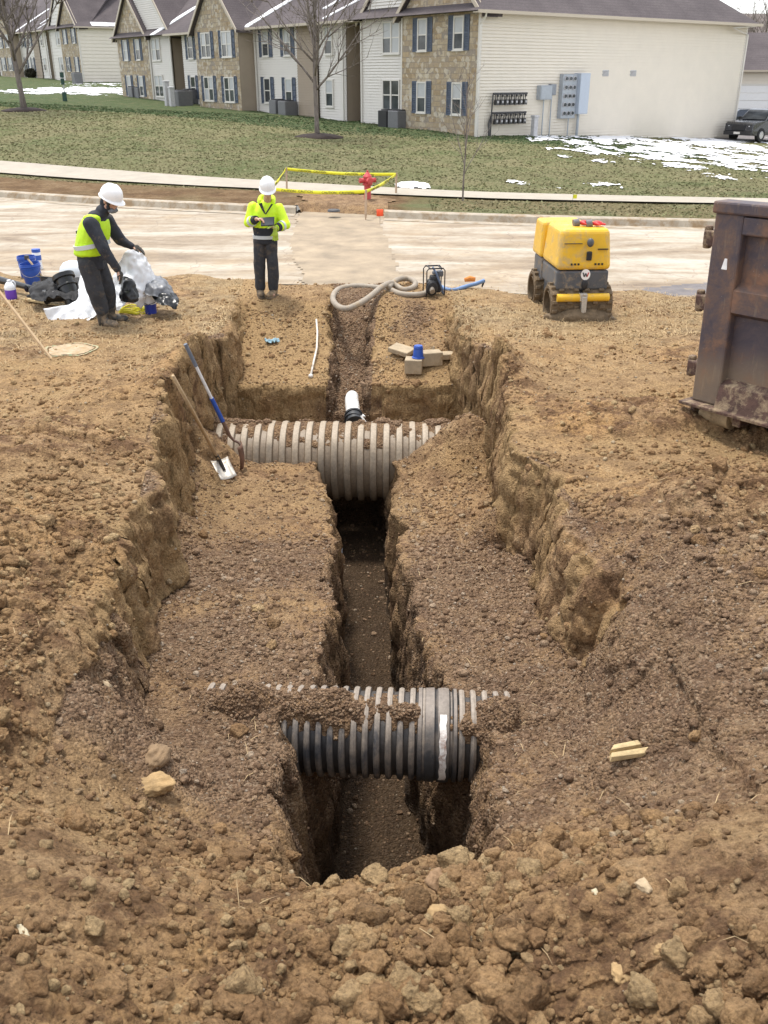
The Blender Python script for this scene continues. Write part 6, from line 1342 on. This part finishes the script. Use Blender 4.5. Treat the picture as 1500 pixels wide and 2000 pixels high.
MB().b2((-.215, -.05, 1.235), (-.195, .07, 1.27)).b2((-.22, -.04, 1.19), (-.2, .05, 1.22)).build('lettering', M_BLACK, vest)
mb = MB(); mb.ell((-.09, 0, .87), (.15, .175, .13))
for hx, hy_, (kx, ky), (ax, ay) in legs: mb.cap((hx, hy_, .86), (kx, ky, .50), .125, .105, 16); mb.cap((kx, ky, .50), (ax-.01, ay, .24), .105, .09, 16)
soft(mb, 'trousers', M_TROU, W1, .012, 3, .018, .09)
M_RUB = simple('rubber_boot', (.045, .042, .038), .5, var=.2, dirt=.5, dirtcol=(.30, .22, .14))
boot(W1, .0, -.10, 0, R(-90-18), 1.15, M_RUB); boot(W1, .04, .12, 0, R(-90+14), 1.15, M_RUB)
for ax, ay in ((-.005, -.10), (.035, .12)): MB().cyl((ax, ay, .18), (ax-.008, ay, .36), .075, .088, 20).build('boot_shaft', M_RUB, W1, smooth=40)
for w_, d_, u_, s_ in ((wr1, (.25, .05, -1), (1, 0, 0), 1), (wr2, (.9, 0, -.35), (0, 0, 1), 1)):
    gm = MB(); hand(gm, w_, d_, u_, s_, .195, .6); hand(gm, Vector(w_)+Vector((0, .004, .004)), d_, u_, s_, .19, .6); gm.cap(w_, Vector(w_)-Vector(d_).normalized()*.05, .036, .042); gm.ell(Vector(w_)+Vector(d_).normalized()*.06, (.042, .036, .045)); soft(gm, 'glove', M_GLOVE, W1, .008, 2)

# ---------------------------------------------------------------- the heap of material on the left
def drape(name, grid, mat, label, cat, folds=.03, seed=1, k=14, thick=.003):
    """smooth sheet through a grid of points"""
    A = np.array([[list(q) for q in r_] for r_ in grid]); m_, n_ = A.shape[:2]
    def cm(P_, t):
        i = min(int(t), len(P_)-2); u = t-i; a, b, c_, d_ = P_[max(i-1, 0)], P_[i], P_[i+1], P_[min(i+2, len(P_)-1)]
        return .5*((2*b)+(-a+c_)*u+(2*a-5*b+4*c_-d_)*u*u+(-a+3*b-3*c_+d_)*u**3)
    us = np.linspace(0, m_-1, (m_-1)*k+1); vs = np.linspace(0, n_-1, (n_-1)*k+1)
    C = np.array([[cm(A[:, j], u) for j in range(n_)] for u in us]); Vv = np.array([[cm(C[i], v_) for v_ in vs] for i in range(len(us))])
    du_ = np.gradient(Vv, axis=0); dv_ = np.gradient(Vv, axis=1); nn_ = np.cross(du_, dv_); nn_ /= np.linalg.norm(nn_, axis=-1, keepdims=True)+1e-9
    q = Vv.reshape(-1, 3); rid = 1-np.abs(fbm(q*6+seed, 3, seed)-.5)*4; rid2 = fbm(q*16+seed, 3, seed+9)-.5
    Vv = Vv+nn_*(rid*folds+rid2*folds*.7).reshape(Vv.shape[:2]+(1,)); h_, w_ = Vv.shape[:2]; c0 = Vv.reshape(-1, 3).mean(0); c0[2] = Vv[..., 2].min()
    idx = np.arange(h_*w_).reshape(h_, w_); o = rawmesh(name, Vv.reshape(-1, 3)-c0, np.stack([idx[:-1, :-1], idx[:-1, 1:], idx[1:, 1:], idx[1:, :-1]], -1).reshape(-1, 4), mat, smooth=True)
    o.location = c0; md = o.modifiers.new('t', 'SOLIDIFY'); md.thickness = thick; return tag(o, label, cat)
m, nt, N, L, P = M_('white_sheeting'); P.inputs['Base Color'].default_value = (.82, .84, .87, 1); P.inputs['Roughness'].default_value = .35; P.inputs['Transmission Weight'].default_value = .12; M_SHEET = m
def g3(r_, Y): return [GY(px, py, Y+dy) for px, py, dy in r_]
drape('plastic_sheet', [g3([(158, 530, 0), (170, 524, .1), (186, 526, .1), (198, 534, 0)], 13.6), g3([(157, 556, 0), (168, 562, -.1), (184, 566, -.1), (198, 566, 0)], 13.45), g3([(146, 592, 0), (160, 606, -.12), (182, 610, -.12), (198, 600, 0)], 13.2), g3([(84, 604, .0), (102, 634, -.05), (142, 648, -.15), (188, 620, -.1)], 12.95)], M_SHEET, 'white plastic sheeting spilling down left of the bending worker', 'plastic sheet', .035, 3)
drape('plastic_sheet', [g3([(236, 505, 0), (252, 489, 0), (270, 492, .1), (284, 508, .2)], 13.25), g3([(226, 535, .1), (248, 530, -.1), (276, 534, 0), (300, 546, .2)], 13.25), g3([(222, 572, .1), (246, 578, -.2), (270, 574, -.1), (296, 572, .2)], 13.2), g3([(214, 600, .1), (232, 608, -.2), (256, 592, -.2), (274, 603, .1)], 13.1)], M_SHEET, 'white plastic sheeting heaped right of the bending worker, held in gloved hands', 'plastic sheet', .04, 8)
M_BPL = simple('black_fitting', (.014, .015, .017), .32, var=.2); M_GBAG = simple('grey_bag', (.16, .165, .18), .4, var=.35, scale=9); M_WHT = simple('white_jug', (.78, .80, .84), .4, var=.03); M_PUR = simple('purple_label', (.16, .06, .52), .4, var=.05)
def at_(px, py): q_ = gz(px, py); return (q_.x, q_.y, q_.z-.005)
def bucket(px, py, r_, h_, label, rot=(0, 0, 0), top=None, mat=M_BLUE):
    t = thing('bucket', label, 'bucket', at_(px, py), rot)
    MB().lathe([(0, .0), (r_*.82, .0), (r_*.84, .01), (r_*.97, h_*.80), (r_*1.05, h_*.81), (r_*1.05, h_*.84), (r_*.98, h_*.85), (r_*.99, h_*.90), (r_*1.06, h_*.905), (r_*1.06, h_*.93), (r_, h_*.94), (r_, h_), (r_*.96, h_), (r_*.80, .03), (0, .03)], None, 32).build('bucket_wall', mat, t, smooth=35)
    V = [(r_*1.07*math.cos(a), -.01-r_*1.02*abs(math.sin(a))*.35, h_*.86-.0-r_*1.0*math.sin(a)*.9) for a in [PI*i/12 for i in range(13)]]
    MB().tube([(x, -r_*.95*math.sin(PI*i/12)-.01, z0) for i, (x, y, z0) in enumerate(V)], .004, 6).build('handle', M_STEEL, t, smooth=True); return t
bucket(68, 556, .16, .36, 'blue bucket with tool handles in it behind the black fittings', (R(3), R(-5), .3))
bucket(57, 541, .15, .36, 'blue bucket half hidden behind another blue bucket on the left')
def jug(px, py, label, low, r_=.085, h_=.29, loc=None, lidm=None):
    t = thing('jug', label, 'jug', loc or at_(px, py), (0, 0, .5)); MB().lathe([(0, 0), (r_*.92, 0), (r_, .012), (r_, h_*.5)], None, 28).build('lower_wall', low, t, smooth=40)
    MB().lathe([(r_*.995, h_*.5), (r_, h_*.56), (r_*.95, h_*.66), (r_*.6, h_*.84), (r_*.3, h_*.92), (r_*.3, h_*.95)], None, 28).build('upper_wall', M_WHT, t, smooth=40); MB().lathe([(r_*.34, h_*.92), (r_*.34, h_), (0, h_)], None, 20).build('cap', lidm or M_WHT, t, smooth=30)
    MB().tube([(r_*.3, 0, h_*.90), (r_*.75, 0, h_*.92), (r_*1.0, 0, h_*.8), (r_*.98, 0, h_*.62)], .011, 8).build('handle', M_WHT, t, smooth=True)
jug(23, 583, 'white jug with a purple lower half standing alone at the left edge', M_PUR)
bt_ = thing('jug', 'white jar with blue lid standing behind the blue buckets', 'jug', at_(76, 528)); MB().lathe([(0, .16), (.07, .16), (.075, .175), (.075, .33), (.06, .35)], None, 24).lathe([(0, 0), (.075, 0), (.075, .16)], None, 24).build('jar_wall', M_WHT, bt_, smooth=40); MB().lathe([(.077, .33), (.077, .385), (0, .39)], None, 24).build('lid', M_BLUE, bt_, smooth=30); MB().lathe([(.077, .19), (.077, .28)], None, 24).build('blue_label', M_BLUE, bt_, smooth=30)
# white and blue bucket at the right
t_ = thing('bucket', 'white topped blue bucket standing by the yellow rope right of the bending worker', 'bucket', at_(295, 611)); MB().lathe([(0, 0), (.082, 0), (.088, .14), (.0, .14)], None, 28).build('lower_wall', simple('deep_blue', (.02, .04, .30), .4), t_, smooth=35)
MB().lathe([(.088, .14), (.098, .27), (.092, .272)], None, 28).lathe([(.10, .255), (.103, .265), (.103, .285), (.085, .295), (0, .297)], None, 28).build('upper_wall', M_WHT, t_, smooth=35); MB().tube([(-.1, -.0, .25), (-.09, -.06, .17), (0, -.115, .145), (.09, -.06, .17), (.1, 0, .25)], .005, 6).build('handle', M_DKM, t_, smooth=True)
def pp_(px, py, up=.1): q_ = gz(px, py); q_.z += up; return q_
o_ = pp_(-30, 560, .02); bt = thing('black_pipe', 'long black pipe with flared end pointing in from the left edge', 'pipe', o_); e1_ = pp_(64, 580, .14)-o_; MB().tube([Vector((-.3, .1, .16)), Vector((0, 0, .16)), e1_*.5+Vector((0, 0, .08)), e1_], [.075, .07, .055, .04], 16).build('pipe_wall', M_BPL, bt, smooth=40); MB().cyl(Vector((-.05, .02, .16)), Vector((.1, 0, .155)), .085, .08, 20).build('collar', M_BPL, bt, smooth=40)
# big black tee lying on the heap
o_ = pp_(140, 603, .0); t_ = thing('pipe_fitting', 'large black pipe fitting with a flared socket leaning beside the white sheeting', 'fitting', o_); b0 = Vector((.05, 0, .08)); b1 = Vector((-.10, .15, .42)); dv_ = (b1-b0).normalized()
MB().cyl(b0, b1, .125, .135, 28).cyl(b1-dv_*.02, b1+dv_*.05, .165, .165, 28).cyl(b0-dv_*.08, b0, .14, .14, 28).cyl(b1-dv_*.14, b1-dv_*.11, .15, .15, 28).build('socket', M_BPL, t_, smooth=35, bevel=.006); bb_ = b0.lerp(b1, .35); MB().cyl(bb_, bb_+Vector((-.32, -.06, -.02)), .08, .085, 24).cyl(bb_+Vector((-.32, -.06, -.02)), bb_+Vector((-.37, -.065, -.025)), .105, .105, 24).build('branch', M_BPL, t_, smooth=35)
o_ = at_(118, 574); t_ = thing('tub', 'wide black tub lying behind the black pipe fittings', 'tub', o_, (R(-14), R(6), 0)); MB().lathe([(0, .02), (.22, .02), (.27, .22), (.31, .23), (.31, .245), (.265, .245), (.21, .04), (0, .04)], Matrix.Diagonal((1.2, .8, 1, 1)), 32).build('tub_wall', M_BPL, t_, smooth=35)
o_ = at_(138, 560); t_ = thing('white_lid', 'pale domed plastic cover standing behind the black tub', 'cover', (o_[0], o_[1]+.2, o_[2])); MB().lathe([(.25, .0), (.25, .16), (.235, .25), (.19, .33), (.11, .375), (0, .39)], Matrix.Rotation(R(10), 4, 'Y'), 32).build('dome', simple('pale_dome', (.62, .66, .70), .4, var=.06), t_, smooth=40)
rd = random.Random(4)
for i, (px, py, L_, r_, an, lab) in enumerate(((100, 588, .62, .05, .2, 'black rod lowest in front of the black fittings'), (88, 582, .48, .065, -.3, 'short thick black bar left of the large fitting'), (120, 585, .55, .045, .5, 'slim black bar crossing the other bars'), (75, 578, .42, .055, 1.0, 'black bar at the left end of the heap'), (185, 585, .3, .03, -.5, 'black bar poking out under the white sheeting'))):
    o_ = at_(px, py); t_ = thing('black_bar', lab, 'bar', (o_[0], o_[1], o_[2]+.05+.03*i), (0, R(-6+3*i), an), 'black bars heaped by the fittings'); mb = MB().cyl((-L_/2, 0, 0), (L_/2, 0, 0), r_*.6, None, 12)
    for x0 in (-L_*.42, 0, L_*.42): mb.cyl((x0-.02, 0, 0), (x0+.02, 0, 0), r_, None, 12)
    mb.build('bar', M_BPL, t_, smooth=35); MB().lathe([(r_*.9, -.012), (r_*1.5, -.012), (r_*1.5, .012), (r_*.9, .012)], Matrix.Translation((L_*.2, -.03, .01)) @ Matrix.Rotation(.8, 4, 'X'), 20).build('ring', M_BPL, t_, smooth=35)
for i, (px, py, r_, lab) in enumerate(((86, 572, .10, 'black ring lying on the bars left of the fitting'), (112, 590, .085, 'smaller black ring in front of the fitting'), (66, 592, .07, 'black ring near the board end'))):
    o_ = at_(px, py); t_ = MB().lathe([(r_, -.015), (r_*1.25, -.015), (r_*1.3, 0), (r_*1.25, .02), (r_, .02)], Matrix.Rotation(.5-.3*i, 4, 'X'), 28).build('pipe_ring', M_BPL, None, smooth=35); t_.location = (o_[0], o_[1], o_[2]+.11); tag(t_, lab, 'ring', 'black rings on the heap')
a_ = Vector(at_(50, 588)); b_ = Vector(at_(128, 600)); t_ = thing('board', 'short pale board lying in front of the black bars', 'board', (a_+b_)/2+Vector((0, 0, .02)), (0, 0, math.atan2(b_.y-a_.y, b_.x-a_.x))); L_ = (b_-a_).length; MB().b2((-L_/2, -.05, 0), (L_/2, .05, .03)).build('board', M_WD, t_, bevel=.004)
a_ = Vector(at_(88, 558))+Vector((0, 0, .12)); b_ = GY(52, 503, a_.y+.15); t_ = thing('tool_handle', 'wooden tool handle leaning in front of the blue buckets', 'tool', a_); MB().tube([(0, 0, 0), b_-a_], .017, 10).build('handle', M_WOODH, t_, smooth=40); MB().box(b_-a_, (.07, .05, .07)).build('tool_head', M_DKM, t_, bevel=.01)
drape('grey_bag', [g3([(285, 545, 0), (300, 541, .1), (318, 546, .1), (328, 556, 0)], 13.55), g3([(284, 560, -.1), (300, 556, -.15), (320, 560, -.1), (334, 570, 0)], 13.4), g3([(286, 578, -.05), (302, 580, -.1), (324, 584, -.05), (342, 592, 0)], 13.2)], M_GBAG, 'grey plastic bag crumpled behind the white topped bucket', 'bag', .04, 15)
drape('black_sheet', [g3([(300, 566, 0), (318, 560, .1), (332, 566, .1), (340, 574, 0)], 13.35), g3([(302, 582, 0), (318, 578, -.1), (334, 580, -.05), (346, 590, 0)], 13.2), g3([(306, 596, 0), (322, 600, -.05), (336, 604, 0), (348, 602, 0)], 13.0)], M_BPL, 'torn black plastic heaped right of the white topped bucket', 'plastic sheet', .05, 25)
drape('black_bag', [g3([(234, 545, .1), (246, 542, 0), (258, 548, 0), (266, 560, .1)], 13.0), g3([(236, 566, 0), (248, 564, -.1), (260, 568, -.1), (268, 580, 0)], 12.95), g3([(238, 588, 0), (250, 590, -.08), (262, 590, -.05), (270, 588, 0)], 12.9)], M_BPL, 'black bundle hanging under the gloved hand of the bending worker', 'bundle', .04, 31)
t_ = thing('rope', 'coil of bright yellow rope lying in front of the white topped bucket', 'rope', at_(260, 612)); rd = random.Random(3)
for k in range(5):
    pts = []; ph = rd.uniform(0, 6)
    for i in range(26):
        a = i/25*PI*2.2+ph; pts.append((.19*math.cos(a)*(1-.05*k)+.02*math.sin(3*a), .09*math.sin(a)*(1+.1*k), .02+.018*k+.012*math.sin(2*a+k)))
    MB().tube(pts, .009, 7).build('strand', simple('rope_yellow', (.70, .66, .04), .7, var=.1), t_, smooth=True)

drape('black_tarp', [g3([(66, 556, .2), (90, 548, .3), (120, 546, .3), (160, 550, .3)], 13.9), g3([(60, 572, 0), (86, 562, 0), (118, 566, .0), (158, 562, 0)], 13.8), g3([(62, 588, -.1), (84, 590, -.1), (108, 584, -.1), (150, 592, -.1)], 13.55)], simple('matt_black', (.012, .012, .014), .75, bmp=.004), 'black sheeting bunched under the black fittings and bars', 'plastic sheet', .06, 41)
